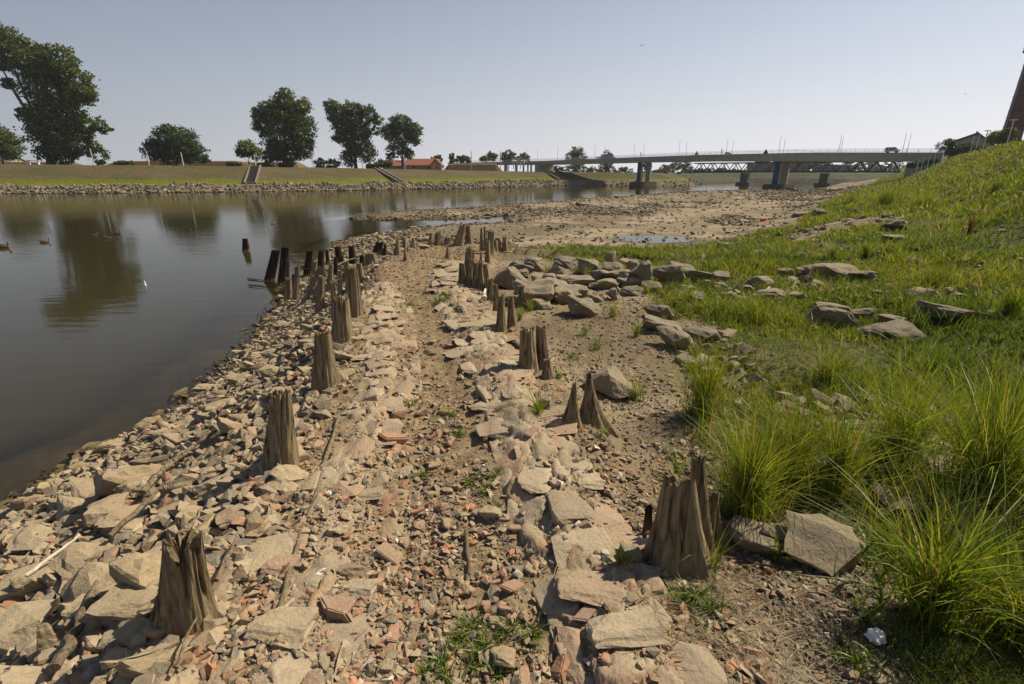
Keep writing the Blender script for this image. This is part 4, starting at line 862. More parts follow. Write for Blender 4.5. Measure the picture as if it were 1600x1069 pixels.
# dry stalks lying on the ground
DRY = ogp([(985, 925), (1120, 870), (1350, 890), (1440, 960), (1480, 1110), (1100, 1130), (1010, 1010)])
field('fallen_straw', 15000, 1.0, 4, 8, 50, lambda x, y: ss(-.1, .1, sdpoly(x, y, DRY)) * 1.0, lambda x, y: .17 + 0 * x, .0032, [(3, (.34, .25, .13)), (3, (.22, .15, .08)), (1, (.46, .37, .2)), (2, (.14, .095, .05))], 4, (.2, .9), flatlie=True)
field('grass_litter', 14000, 1.4, 9, 5, 56, lambda x, y: grassy(x, y) * .6, lambda x, y: .13 + 0 * x, .005, [(3, (.30, .22, .11)), (3, (.2, .13, .07)), (1, (.42, .34, .18))], 3, (.2, .9), flatlie=True)
def tuft(px, py, wpx, hpx, n, label, cat='grass tuft', group=None, w=.006, table=GCOL, lean=(.1, .75), name='grass_tuft', seg=4):
    p_ = og(px, py); t_ = p_[1] / ray(px, py)[1]; W_ = wpx * t_ / FPX; H_ = hpx * t_ / FPX / .95
    rr = np.abs(rng.normal(0, .3, n)) * W_ * .5; a_ = rng.uniform(0, 6.28, n)
    P = np.stack([rr * np.cos(a_), rr * np.sin(a_), rr * 0 - .01], -1)
    o = blades(name, P, H_ * rng.uniform(.45, 1.1, n), w * rng.uniform(.7, 1.3, n), table, seg, lean, kind='thing'); o.location = tuple(p_)
    return T(o, label, cat, group)
G1 = [(5, (.19, .25, .024)), (3, (.13, .19, .02)), (2, (.27, .29, .04)), (1.2, (.36, .29, .12))]
tuft(1098, 650, 90, 125, 420, 'bright upright grass clump alone before the light block stones', table=G1, lean=(.05, .5))
tuft(1165, 800, 150, 180, 700, 'large bright grass clump right beside the big split stump', table=G1, lean=(.05, .65))
tuft(1230, 740, 130, 160, 450, 'grass clump behind the big tilted slab', table=G1, lean=(.1, .7))
tuft(1300, 770, 90, 170, 300, 'slender grass clump with reddish foot right of the big slab', lean=(.05, .5))
tuft(1450, 965, 170, 260, 260, 'big open grass clump with arching blades at lower right', lean=(.15, .9), w=.009)
tuft(1530, 790, 190, 230, 620, 'dense tall dark grass clump at the right edge', lean=(.08, .6), w=.007)
tuft(1400, 730, 150, 170, 420, 'tall grass clump left of the half hidden stone', lean=(.1, .6))
tuft(1560, 690, 150, 150, 420, 'tall grass clump behind the dense dark one at the right edge', lean=(.1, .6))
tuft(1590, 1000, 160, 180, 300, 'dark grass clump in the lower right corner', lean=(.2, .9), w=.008)
tuft(1290, 600, 80, 80, 240, 'pale fountain shaped grass clump behind the tall grass', lean=(.2, .9))
tuft(1180, 505, 90, 55, 200, 'grass clump right of the pale round stone', lean=(.1, .6))
tuft(1075, 480, 60, 45, 160, 'upright grass clump right behind the gravel clearing', lean=(.1, .5))
tuft(958, 496, 40, 40, 70, 'dark grass tuft between light wedge boulder and clearing', lean=(.2, .8))
tuft(812, 500, 20, 30, 70, 'yellow green tuft beside the flared stump', table=G1)
tuft(995, 525, 22, 32, 50, 'small grass sprout left of the dark shaded boulder')
tuft(940, 685, 12, 45, 14, 'few thin grass blades in front of the pointed stumps')
tuft(1055, 745, 40, 60, 40, 'thin grass blades left behind the big split stump')
tuft(1105, 900, 46, 110, 24, 'thin grass blades in front of the big split stump', w=.007)
for i, h_ in enumerate(heap):
    if h_[0] > 820 and rd.random() < .7: tuft(h_[0] + rd.uniform(-.5, .5) * h_[2], h_[1] + rd.uniform(2, 8), h_[2] * rd.uniform(.5, 1), rd.uniform(14, 30) if h_[1] < 560 else 50, 60, 'grass sprouting at the foot of the ' + ('boulder heap' if i < 21 else 'rocks in the meadow'), 'grass tuft', 'grass at the foot of rocks')
for a_ in [(1385, 322, 90, 34, 500, 'tall reedy green patch at the foot of the slope'), (1440, 325, 80, 26, 400, 'second reedy green patch right of the first at the slope foot'), (1330, 318, 70, 20, 300, 'low reedy patch at the slope foot nearest the mudflat'), (1300, 405, 46, 30, 160, 'dark upright tuft in the middle of the meadow'), (1240, 400, 40, 26, 120, 'dark upright tuft left in the middle of the meadow'), (1350, 400, 44, 30, 140, 'light upright tuft right in the middle of the meadow'),
           (1460, 450, 90, 44, 260, 'wide arching tuft before the reddish flat rock'), (1575, 495, 60, 60, 200, 'broad leaved dark tuft at the right edge'), (1560, 300, 70, 26, 300, 'dark green herb patch high on the slope at the right edge')]:
    tuft(*a_, w=.02 if a_[1] < 330 else .011, lean=(.1, .6))
tuft(1512, 372, 18, 40, 60, 'brown dry dock plant standing on the slope', w=.02, table=[(1, (.11, .06, .03)), (1, (.16, .09, .04))], lean=(.05, .3))
W1 = [(3, (.09, .16, .02)), (2, (.13, .20, .03)), (1, (.2, .22, .04))]
wd = [(775, 745), (760, 770), (640, 635), (705, 650), (715, 680), (660, 745), (735, 755), (640, 480), (685, 475), (700, 465), (735, 985), (770, 1010), (690, 1040), (800, 985), (660, 1060), (740, 1040), (1085, 935), (1060, 945), (1110, 955), (930, 545), (893, 560), (870, 590), (200, 1055), (160, 925), (365, 705), (780, 800), (912, 525), (1320, 1030), (835, 995), (718, 1000), (780, 1060), (700, 1068), (755, 1020)]
for i, (a_, b_) in enumerate(wd):
    big_ = 34 if b_ > 900 else 20
    tuft(a_, b_, big_ * 1.8, big_, 46, 'small green weed sprouting between the stones of the path', 'weed', 'small weeds between the stones', w=.009, table=W1, lean=(.5, 1.4), name='weed', seg=2)
# leafy herb before the big slab
def herb(px, py, hpx, label, n=26, col=W1):
    p_ = og(px, py); t_ = p_[1] / ray(px, py)[1]; H_ = hpx * t_ / FPX; root = T(empty('leafy_herb', tuple(p_)), label, 'herb')
    mb = MB(); pts = [(.02 * math.sin(k * 1.3), 0, H_ * k / 6) for k in range(7)]; mb.tube(pts, [.004 - .0004 * k for k in range(7)], 5); 
    mm = mat('herb_stem', (.10, .15, .03)); mb.build('stem', mm, root)
    P = []; 
    for i in range(n): f = .15 + .85 * i / n; P.append((.02 * math.sin(f * 7.8), 0, H_ * f))
    P = np.array(P); o = blades('leaves', P, H_ * .35 * np.ones(n), .012 * np.ones(n), col, 3, (.6, 1.4), parent=root, kind='thing'); del o['kind']
herb(1365, 960, 110, 'leafy green herb growing at the right side of the big slab')
herb(1345, 900, 70, 'small leafy herb close against the big slab')
herb(1335, 1065, 60, 'young broadleaf seedling below the white plastic scrap')

# ---------------------------------------------------------------- trees
LG = [(4, (.075, .105, .022)), (3, (.095, .13, .028)), (2, (.055, .08, .018)), (1.4, (.14, .17, .035))]
LB = [(4, (.06, .09, .035)), (3, (.08, .11, .042)), (2, (.045, .07, .028))]
LY = [(4, (.14, .165, .04)), (3, (.18, .19, .045)), (2, (.09, .12, .03))]
def tree(label, base, blobs, Y, n, leaf=.5, table=LG, group=None, name='tree', trunk=True, depth=1.0, cat='tree', zbase=None, tr_r=None):
    bx = atY(base[0], base[1], Y); zb = (hfar1(bx[0], Y) if zbase is None else zbase)
    root = T(empty(name, (bx[0], Y, zb)), label, cat, group); o_ = np.array([bx[0], Y, zb])
    C = []; tot = sum(b[2] * b[3] for b in blobs)
    P = []; NV = []
    for (cx, cy, rx, ry) in blobs:
        c = atY(cx, cy, Y); k = Y / ray(cx, cy)[1] / FPX; a_, b_ = rx * k, ry * k; dy = min(a_, b_) * depth
        C.append(c + np.array([0, rng.uniform(-.3, .3) * dy, 0])); nc = max(4, int(2.6 * n * rx * ry / tot / 26)); 
        u = rng.normal(0, 1, (nc, 3)); u /= np.linalg.norm(u, axis=1)[:, None]; rad = rng.uniform(.1, 1, nc) ** .33
        cc = C[-1] + u * rad[:, None] * np.array([a_, dy, b_]) * rng.uniform(.82, 1.12, (nc, 1))
        per = 26; q_ = rng.normal(0, 1, (nc, per, 3)) * np.array([1, 1, .62]) * (min(a_, b_) * .125 + .10)
        P.append((cc[:, None] + q_).reshape(-1, 3))
    P = np.concatenate(P) - o_; n_ = len(P); P = P[P[:, 2] > .05]; n_ = len(P)
    a1 = rng.normal(0, 1, (n_, 3)); a1 /= np.linalg.norm(a1, axis=1)[:, None]; a2 = rng.normal(0, 1, (n_, 3)); a2 -= (a1 * a2).sum(1)[:, None] * a1; a2 /= np.linalg.norm(a2, axis=1)[:, None]
    s = (leaf * rng.uniform(.6, 1.3, n_) * .52)[:, None]
    V = np.stack([P - a1 * s, P - a2 * s * .6, P + a1 * s, P + a2 * s * .6], 1).reshape(-1, 3); Fc = np.arange(4 * n_).reshape(-1, 4)
    me = mesh_np('crown', V, Fc, 4, True, np.repeat(pal(n_, table, .15), 4, 0)); link('crown', me, M['leaf'], root)
    if trunk:
        mb = MB(); top = max(c[2] for c in C) - zb; R0 = tr_r or max(.12, top * .028)
        cen = np.mean(C, 0) - o_; f = Vector((cen[0] * .7, cen[1] * .5, cen[2] * .8))
        mid = f * .45; mb.tube([(0, 0, -.4), mid * .4, mid, f], [R0 * 1.3, R0, R0 * .8, R0 * .35], 8)
        for c in C:
            c = Vector(tuple(c - o_)); a_ = mid * random.uniform(.5, 1.1); m_ = a_.lerp(c, .5) + Vector((0, 0, -.04 * top)); mb.tube([a_, m_, c], [R0 * .45, R0 * .3, R0 * .1], 6)
        mb.build('trunk', M['bark'], root, True)
    return root
tree('huge broad poplar with forked leaning crown at the left edge', (78, 256), [(8, 72, 30, 26), (40, 85, 26, 24), (62, 100, 30, 30), (95, 100, 24, 30), (112, 130, 26, 30), (133, 150, 20, 14), (70, 145, 34, 32), (95, 175, 36, 30), (135, 195, 30, 16), (160, 200, 16, 8), (60, 185, 32, 16), (38, 176, 14, 8), (85, 210, 38, 26), (120, 222, 30, 22), (150, 236, 14, 14), (90, 240, 34, 16), (-25, 60, 34, 30), (12, 130, 14, 9), (20, 105, 20, 14)], 128, 15000, .62)
tree('tree cut off by the left edge of the picture', (5, 256), [(-12, 215, 26, 22), (8, 228, 18, 18), (-5, 242, 22, 10)], 132, 3000, .5)
tree('round dark willow left of the three big trees', (276, 260), [(262, 216, 22, 20), (285, 222, 24, 22), (302, 238, 20, 18), (246, 236, 20, 16), (270, 240, 34, 16), (240, 225, 12, 8), (318, 248, 9, 8), (265, 204, 12, 9)], 128, 6500, .45, LB)
tree('small pale tree left of the tallest centre tree', (389, 258), [(385, 232, 16, 13), (398, 240, 14, 10), (376, 240, 9, 7)], 140, 1600, .45, LY)
tree('tallest of the three big riverside trees', (447, 262), [(420, 178, 26, 18), (448, 160, 18, 16), (448, 185, 30, 26), (472, 170, 16, 16), (470, 200, 22, 30), (410, 200, 16, 14), (440, 215, 28, 22), (478, 228, 14, 22), (450, 242, 26, 18), (446, 146, 8, 9), (404, 178, 11, 10)], 136, 9500, .5)
tree('greyish small tree leaning on the tallest one', (428, 258), [(428, 236, 13, 16), (420, 246, 9, 9)], 133, 1200, .4, LB)
tree('middle one of the three big riverside trees with two tops', (556, 264), [(518, 168, 14, 12), (530, 180, 20, 16), (552, 172, 16, 14), (575, 180, 16, 14), (590, 188, 9, 9), (540, 200, 20, 16), (562, 205, 18, 20), (530, 215, 12, 10), (548, 230, 14, 18), (572, 238, 16, 16), (545, 248, 12, 12), (588, 205, 6, 8)], 140, 8500, .46)
tree('rightmost and smallest of the three big riverside trees', (629, 264), [(625, 192, 20, 12), (645, 203, 16, 12), (608, 208, 15, 13), (628, 212, 20, 13), (648, 220, 9, 9), (622, 232, 18, 10), (638, 240, 10, 8), (612, 245, 10, 6)], 144, 5500, .42)
BG = 'small bushes along the top of the far bank'
for i, (cx, cy, rx, ry, lb, tb) in enumerate([(195, 256, 17, 4, 'flat dark bush between poplar and willow', LG), (512, 256, 22, 8, 'long rounded bush between the two centre trees', LG), (412, 259, 13, 5, 'low bush under the small pale tree', LG), (446, 261, 12, 5, 'low bush at the foot of the tallest tree', LG), (582, 261, 10, 5, 'low bush at the foot of the middle tree', LG), (600, 256, 14, 6, 'bush left of the red roof', LG), (157, 254, 8, 3, 'tiny bush under the poplar edge', LG), (365, 257, 12, 3, 'low pale shrub left of the small tree', LY)]):
    tree(lb, (cx, cy + ry), [(cx - rx * .4, cy, rx * .6, ry), (cx + rx * .4, cy, rx * .6, ry * .9)], 137, 700, .4, tb, BG, 'bush', False, cat='bush')
for i, (cx, cy, rx, ry, lb, tb, Y, n) in enumerate([(684, 248, 9, 7, 'round tree right behind the red roof', LG, 190, 700), (706, 248, 5, 9, 'dark narrow conifer behind the earth bank', LB, 185, 500), (722, 249, 14, 7, 'wide green tree behind the earth bank', LG, 188, 800), (768, 244, 11, 8, 'light green tree behind the bridge ramp', LY, 195, 700),
    (756, 248, 8, 5, 'low light tree left of the bridge ramp', LY, 190, 400), (794, 246, 14, 11, 'brown green clipped tree at the bridge ramp', [(3, (.06, .055, .02)), (2, (.08, .075, .025))], 186, 1000), (818, 246, 12, 7, 'yellow green tree at the stairs of the bridge', LY, 200, 700),
    (900, 242, 18, 13, 'large round tree standing up behind the bridge deck', LB, 235, 1500), (947, 247, 14, 11, 'second round tree behind the bridge deck', LB, 235, 1100), (899, 262, 20, 9, 'dark tree under the deck left of the first pier', LG, 225, 1000), (948, 262, 16, 10, 'dark tree under the deck near the first pier', LG, 222, 900),
    (870, 265, 14, 6, 'low trees under the left span of the bridge', LG, 215, 600), (925, 266, 16, 6, 'light bush under the bridge between dark trees', LY, 218, 600), (975, 266, 14, 7, 'bush left beside the first pier', LG, 218, 600), (1008, 262, 9, 11, 'narrow tree right behind the first pier', LB, 220, 600),
    (1030, 268, 16, 6, 'low bush right of the first pier', LG, 220, 600), (1042, 264, 16, 8, 'green tree between pier and truss bridge', LG, 226, 700), (1054, 259, 10, 9, 'far hazy tree between pier and truss bridge', LB, 240, 500), (1070, 262, 13, 11, 'last dark tree before the truss bridge', LG, 228, 900), (1075, 270, 16, 5, 'low bushes at the corner of the bank', LG, 222, 500)]):
    tree(lb, (cx, cy + ry), [(cx - rx * .35, cy + ry * .2, rx * .6, ry * .75), (cx + rx * .35, cy + ry * .15, rx * .62, ry * .8), (cx, cy - ry * .3, rx * .6, ry * .65)], Y, n, .5, tb, 'trees beyond the far bank')
# round clipped shrubs along the bank top past the bridge
for i, px in enumerate([873, 900, 922, 944, 962, 1040, 1026, 1062]):
    tree('dark round shrub in the row on the bank top under the bridge', (px, 272), [(px, 269.5, 4.5, 2.2)], 187 if px < 980 else 192, 160, .35, LB, 'round shrubs in a row on the bank top', 'bush', False, cat='bush')
# trees on the right bank
def rb(Y): return None
tree('bare looking grey green tree at the bridge end', (1482, 243), [(1473, 228, 8, 8), (1484, 222, 9, 5), (1478, 236, 12, 5)], 100, 700, .22, LB, None, zbase=3.2)
tree('dark cypress like bush left of the gabled house', (1490, 250), [(1490, 236, 12, 9), (1488, 226, 5, 5)], 84, 1200, .25, LB, None, zbase=3.2)
tree('dark bush before the gabled house', (1511, 245), [(1511, 232, 10, 8), (1520, 234, 6, 6)], 80, 900, .25, LB, None, zbase=3.2)
tree('small dark bush right of the lamp posts', (1532, 238), [(1531, 234, 6, 5)], 76, 300, .2, LB, None, 'bush', False, cat='bush', zbase=3.2)
tree('yellow leaved bush left of the chimney foot', (1556, 226), [(1556, 215, 9, 9)], 72, 600, .2, [(3, (.22, .2, .05)), (2, (.14, .15, .04))], None, 'bush', cat='bush', zbase=3.4)
tree('dark green conifer at the foot of the chimney', (1574, 224), [(1574, 214, 13, 11), (1578, 204, 6, 5), (1566, 220, 10, 6)], 70, 1300, .2, LG, None, zbase=3.4)
for i, px in enumerate([1424, 1436, 1449, 1457]): tree('low dark shrub by the path near the bridge end', (px, 263 - (px - 1424) * .22), [(px, 259 - (px - 1424) * .2, 6, 3)], 84, 160, .3, LB, 'low shrubs by the bridge end', 'bush', False, cat='bush', zbase=2.2)
# ---------------------------------------------------------------- road bridge
P2_ = at(1207, 297, WL); P1_ = at(993, 291.5, WL); u = (P2_ - P1_); u[2] = 0; Ls = np.linalg.norm(u); u /= Ls; nv = np.array([-u[1], u[0], 0])
def onbr(px, off=0.0):
    """point of the bridge axis (shifted sideways by off) seen at this column of the photo"""
    k = (px - 800) / FPX   # x = k*t ; t = depth along the view axis = y*CP - (z-CAMH)*SP
    c = P1_ + nv * off; zc = 5.0 - CAMH
    s = (k * (c[1] * CP - zc * SP) - c[0]) / (u[0] - k * u[1] * CP); return c + u * s
BW = 7.0
def deckz(px): return float(np.interp(px, [760, 845, 1000, 1150, 1256, 1475], [0, 0, 0, 0, 0, 0]))
def zpx(px, py, off): # height that a point of the bridge has at pixel row py
    p_ = onbr(px, off); a, b, c = ray(px, py); return CAMH + c * p_[1] / b
PXS = [700, 760, 845, 900, 1000, 1100, 1150, 1256, 1380, 1475]
FRONT = 0.0
TOPY = np.interp(PXS, [700, 845, 1000, 1100, 1256, 1475], [255, 251.5, 245.5, 241.8, 238.5, 238.5]); BOTY = np.interp(PXS, [700, 845, 1000, 1100, 1380, 1475], [258, 257.5, 253.6, 252, 252, 253])
bridge = T(empty('road_bridge', tuple(P1_)), 'long beige road bridge crossing the river on blue piers', 'bridge'); B0 = np.array(P1_)
fr = [onbr(px) for px in PXS]; zt = [zpx(px, ty, 0) for px, ty in zip(PXS, TOPY)]; zbm = [zpx(px, ty, 0) for px, ty in zip(PXS, BOTY)]
def strip(secs, name, mtl, parent, o0):
    """secs: list of rings of points -> closed loft"""
    n = len(secs[0]); V = []; Fq = []
    for s_ in secs: V += [tuple(np.array(p_) - o0) for p_ in s_]
    for k in range(len(secs) - 1):
        for i in range(n): j = (i + 1) % n; Fq.append((k * n + i, k * n + j, (k + 1) * n + j, (k + 1) * n + i))
    Fq += [tuple(range(n))[::-1], tuple((len(secs) - 1) * n + i for i in range(n))]
    me = bpy.data.meshes.new(name); me.from_pydata(V, [], Fq); me.shade_flat(); return link(name, me, mtl, parent)
U = lambda p_, off, z: (p_[0] + nv[0] * off, p_[1] + nv[1] * off, z)
strip([[U(p_, 0.5, b), U(p_, BW - .5, b), U(p_, BW, a - .35), U(p_, 0, a - .35)] for p_, a, b in zip(fr, zt, zbm)], 'girder', M['deck'], bridge, B0)
strip([[U(p_, -.12, a - .346), U(p_, BW + .12, a - .346), U(p_, BW + .12, a), U(p_, -.12, a)] for p_, a in zip(fr, zt)], 'deck_slab', M['decktop'], bridge, B0)
# railing on both sides: rails and posts
for off in (0.05, BW - .05):
    mb = MB()
    for dz in (.18, .42, .62):
        for k in range(len(fr) - 1): mb.beam(np.array(U(fr[k], off, zt[k] + dz)) - B0, np.array(U(fr[k + 1], off, zt[k + 1] + dz)) - B0, .03, .035)
    for k in range(len(fr) - 1):
        l = np.linalg.norm(fr[k + 1] - fr[k]); m_ = max(1, int(l / 1.4))
        for i in range(m_):
            p_ = fr[k] + (fr[k + 1] - fr[k]) * i / m_; z = zt[k] + (zt[k + 1] - zt[k]) * i / m_; mb.beam(np.array(U(p_, off, z)) - B0, np.array(U(p_, off, z + .62)) - B0, .035, .035)
    mb.build('railing', M['steel'], bridge)
def bz(px): i = np.interp(px, PXS, range(len(PXS))); k = int(min(i, len(PXS) - 2)); return zt[k] + (zt[k + 1] - zt[k]) * (i - k), zbm[k] + (zbm[k + 1] - zbm[k]) * (i - k)
axm = Matrix(((u[0], nv[0], 0), (u[1], nv[1], 0), (0, 0, 1)))
for px, pc in ((995, P1_), (1213, P2_)):
    c = np.array(onbr(px)); zb = bz(px)[1]
    for off in (1.6, 5.2):
        mb = MB(); p_ = Vector(U(c, off, 0)) - Vector(tuple(B0)); z0 = WL + 1.0 - B0[2]; z1 = zb - B0[2] - .02
        mb.box((p_.x, p_.y, (z0 + z1) / 2), (1.15, .55, z1 - z0), axm); mb.build('pier', M['blue'] if off < 2 else M['decktop'], bridge)
        mb = MB(); mb.box((p_.x - u[0] * -.68, p_.y - u[1] * -.68, (z0 + z1) / 2 - .02), (.2, .56, z1 - z0 - .3), axm); mb.build('pier_sunlit_edge', M['decktop'], bridge)  # sunlit pier end put into the colour: pale edge strip and pale far column
    p_ = Vector(U(c, 3.4, 0)) - Vector(tuple(B0)); mb = MB(); zc = WL - B0[2]
    mb.box((p_.x, p_.y, zc + .35), (3.4, 7.0, 1.3), axm); mb.build('pier_footing', M['concd'], bridge)
    mb = MB(); mb.box((p_.x, p_.y, zc + 1.06), (3.0, 6.6, .1), axm); mb.build('footing_cap', M['concd'], bridge)
    for i in range(9): 
        a_ = rd.uniform(0, 6.3); s_ = rd.uniform(.5, 1.1); q_ = np.array(U(c, 3.4, WL)) + np.array([math.cos(a_) * 2.6, math.sin(a_) * 3.6 - .5, .0])
        put('rock', BOUL[i % 9], q_[0], q_[1], WL + .08, (s_ * 1.5, s_, s_ * .7), (0, 0, a_), 'dark rock in the water around a bridge pier footing', 'rock', 'rocks round the bridge piers')
# abutments
c = np.array(onbr(838)); b_ = Vector(U(c, 3.5, 0)) - Vector(tuple(B0)); mb = MB(); zz = bz(838)[1] - B0[2]; mb.box((b_.x, b_.y, zz - 1.6), (1.6, 6.4, 3.2), axm); mb.build('abutment', M['conc'], bridge)
c = np.array(onbr(1462)); b_ = Vector(U(c, 3.5, 0)) - Vector(tuple(B0)); mb = MB(); zz = bz(1462)[1] - B0[2]; mb.box((b_.x, b_.y, zz - 1.6), (7.0, 6.4, 3.2), axm); mb.build('abutment', M['conc'], bridge)
for px in (752, 770, 786, 803, 815, 827):
    c = np.array(onbr(px)); zz = bz(px)[1]
    for off in (.8, 6): mb = MB(); p_ = np.array(U(c, off, 0)) - B0; mb.box((p_[0], p_[1], zz - B0[2] - 1.5), (.4, .4, 3.0), axm); mb.build('column', M['conc'], bridge)
# stair of the bridge
st = T(empty('bridge_stair', tuple(np.array(U(onbr(822), -1.0, 3.0)))), 'white metal stair climbing to the left end of the road bridge', 'stair'); S0 = np.array(st.location)
a0, a1 = np.array(U(onbr(806), -1.2, 0)), np.array(U(onbr(824), -1.2, 0)); z0, z1 = 3.6, zt[2] + .1
for dz, nm in ((0, 'stringer'), (.9, 'handrail')):
    for o_ in (0, -1.3):
        mb = MB(); mb.beam(Vector((*a0[:2], z0 + dz + 1.0)) + Vector(tuple(nv)) * o_ - Vector(tuple(S0)), Vector((*a1[:2], z1 + dz)) + Vector(tuple(nv)) * o_ - Vector(tuple(S0)), .1, .28 if dz == 0 else .09); mb.build(nm, M['white'], st)
for i in range(12):
    f = (i + .5) / 12; p_ = a0 + (a1 - a0) * f; mb = MB(); mb.box((p_[0] - S0[0] - nv[0] * .65, p_[1] - S0[1] - nv[1] * .65, z0 + 1.0 + (z1 - z0 - 1.0) * f - S0[2]), (.35, 1.2, .05), axm); mb.build('tread', M['steel'], st)
for f in (.05, .35, .65, .95):
    p_ = a0 + (a1 - a0) * f; mb = MB(); zt_ = z0 + 1.0 + (z1 - z0 - 1) * f; mb.box((p_[0] - S0[0], p_[1] - S0[1], (2.6 + zt_) / 2 - S0[2]), (.16, .16, zt_ - 2.6), axm); mb.build('support_post', M['white'], st)
# lamps on the bridge
def lamp(p_, h_, label, group, arm=.6, mtl='steel', head=True):
    root = T(empty('street_lamp', tuple(p_)), label, 'street lamp', group); mb = MB(); mb.tube([(0, 0, -.3), (0, 0, h_)], [.045, .03], 6); mb.build('pole', M[mtl], root)
    if head: mb = MB(); mb.beam((0, 0, h_), (arm, 0, h_ + .08), .05, .05); mb.build('arm', M[mtl], root); mb = MB(); mb.box((arm + .15, 0, h_ + .08), (.35, .14, .08)); mb.build('lamp_head', M['white'], root)
for off, lst, side in ((.3, [(822, 232), (871, 228), (929, 225), (990, 222), (1060, 219), (1134, 216), (1216, 213), (1310, 211), (1410, 208)], 'near'), (BW - .3, [(840, 233), (889, 232), (944, 228), (1005, 224), (1071, 222), (1143, 220), (1223, 217), (1313, 215), (1417, 209)], 'far')):
    for px, py in lst:
        p_ = onbr(px, off); z = bz(px)[0]; zt2 = zpx(px, py, off); lamp((p_[0], p_[1], z), max(zt2 - z, 1.5), 'slim grey lamp post on the %s side of the bridge deck' % side, 'lamp posts on the %s side of the bridge' % side, head=False)
# vehicles on the bridge
def vehicle(px, lpx, label, kind):
    p_ = onbr(px, 1.6); z = bz(px)[0] + .02; t_ = p_[1] / ray(px, 238)[1]; L = lpx * t_ / FPX / (abs(u[0]) + .8 * abs(u[1])) * .95; k = L / 4.6
    root = T(empty(kind, (p_[0], p_[1], z)), label, 'van' if kind == 'parked_van' or kind == 'delivery_van' else 'car'); root.rotation_euler.z = math.atan2(u[1], u[0]); root.scale = (k, k, k * 1.0)
    van = 'van' in kind; H_ = 1.95 if van else 1.42
    prof = [(-2.3, .35), (-2.3, 1.0), (-2.2, H_ - .1), (-1.9, H_), (1.0, H_), (1.75, 1.15), (2.25, 1.0), (2.3, .35)] if van else [(-2.2, .35), (-2.2, .9), (-1.8, 1.0), (-1.2, H_), (.3, H_), (1.1, .98), (2.1, .85), (2.2, .35)]
    V = [(x, s * .88 * (1 if z_ < 1.1 else .88), z_) for s in (-1, 1) for x, z_ in prof]; n = len(prof)
    Fq = [tuple(range(n))[::-1], tuple(n + i for i in range(n))] + [(i, (i + 1) % n, n + (i + 1) % n, n + i) for i in range(n)]
    mb = MB(); mb.add(V, Fq); mb.build('body', M['silver'] if van else M['black'], root)
    for s in (-1, 1):
        wins = [(-2.0, -1.1), (-.95, -.05), (.1, 1.15)] if van else [(-1.3, -.4), (-.3, .5)]
        for x0, x1 in wins: mb = MB(); z0, z1 = (1.12, H_ - .18) if van else (1.0, H_ - .1); yy = s * .81; mb.add([(x0, yy * 1.04, z0), (x1, yy * 1.04, z0), (x1 - .12, yy * .985, z1), (x0 + .05, yy * .985, z1)], [(0, 1, 2, 3)] ); mb.build('window', M['glass'], root)
        for x in (-1.45, 1.4): mb = MB(); mb.tube([(x, s * .66, .33), (x, s * .9, .33)], .33, 14); mb.build('wheel', M['black'], root)
vehicle(1394, 25, 'pale grey van driving at the right end of the bridge', 'delivery_van')
vehicle(1137, 13, 'low dark car driving mid bridge beside a pedestrian', 'dark_car')
# people
def person(loc, h_, label, yaw=0, mtl='cloth'):
    k = h_ / 1.75; V = [(0, 0, .95), (0, 0, 1.2), (0, 0, 1.42), (0, .01, 1.52), (0, .02, 1.64), (.1, 0, .9), (.13, .12, .5), (.12, .02, .08), (.12, .16, .04), (-.1, 0, .9), (-.12, -.06, .5), (-.12, -.28, .12), (-.12, -.14, .06),
        (.19, 0, 1.40), (.26, -.06, 1.12), (.25, .06, .88), (-.19, 0, 1.40), (-.26, .06, 1.12), (-.24, .2, .92)]
    E = [(0, 1), (1, 2), (2, 3), (3, 4), (0, 5), (5, 6), (6, 7), (7, 8), (0, 9), (9, 10), (10, 11), (11, 12), (2, 13), (13, 14), (14, 15), (2, 16), (16, 17), (17, 18)]
    rad = [.15, .14, .15, .06, .10, .10, .07, .045, .04, .10, .07, .045, .04, .065, .045, .035, .065, .045, .035]
    me = bpy.data.meshes.new('body'); me.from_pydata([tuple(c * k for c in v) for v in V], E, []); root = T(empty('person', loc), label, 'person'); root.rotation_euler.z = yaw
    o = link('body', me, M[mtl], root); md = o.modifiers.new('skin', 'SKIN'); 
    for v, r_ in zip(me.skin_vertices[0].data if me.skin_vertices else [], rad): v.radius = (r_ * k, r_ * k)
    o.modifiers.new('sub', 'SUBSURF').levels = 1; o.modifiers[-1].render_levels = 1
    bm = bmesh.new(); bmesh.ops.create_icosphere(bm, subdivisions=2, radius=.105 * k); 
    for v in bm.verts: v.co.z *= 1.2
    m2 = bpy.data.meshes.new('head'); bm.to_mesh(m2); bm.free(); link('head', m2, M['skin'], root, (0, .03 * k, 1.66 * k))
for px, lb, hp in ((1001, 'pedestrian in dark clothes walking on the bridge above the first pier', 7.5), (1127, 'pedestrian walking on the bridge beside the dark car', 9)):
    p_ = onbr(px, .5); t_ = p_[1] / ray(px, 240)[1]; person((p_[0], p_[1], bz(px)[0]), hp * t_ / FPX, lb, 1)
p_ = og(1441, 267); t_ = p_[1] / ray(1441, 267)[1]; person(tuple(p_), max(.9, 13 * t_ / FPX), 'person in dark clothes walking on the bank path below the bridge end', .6)
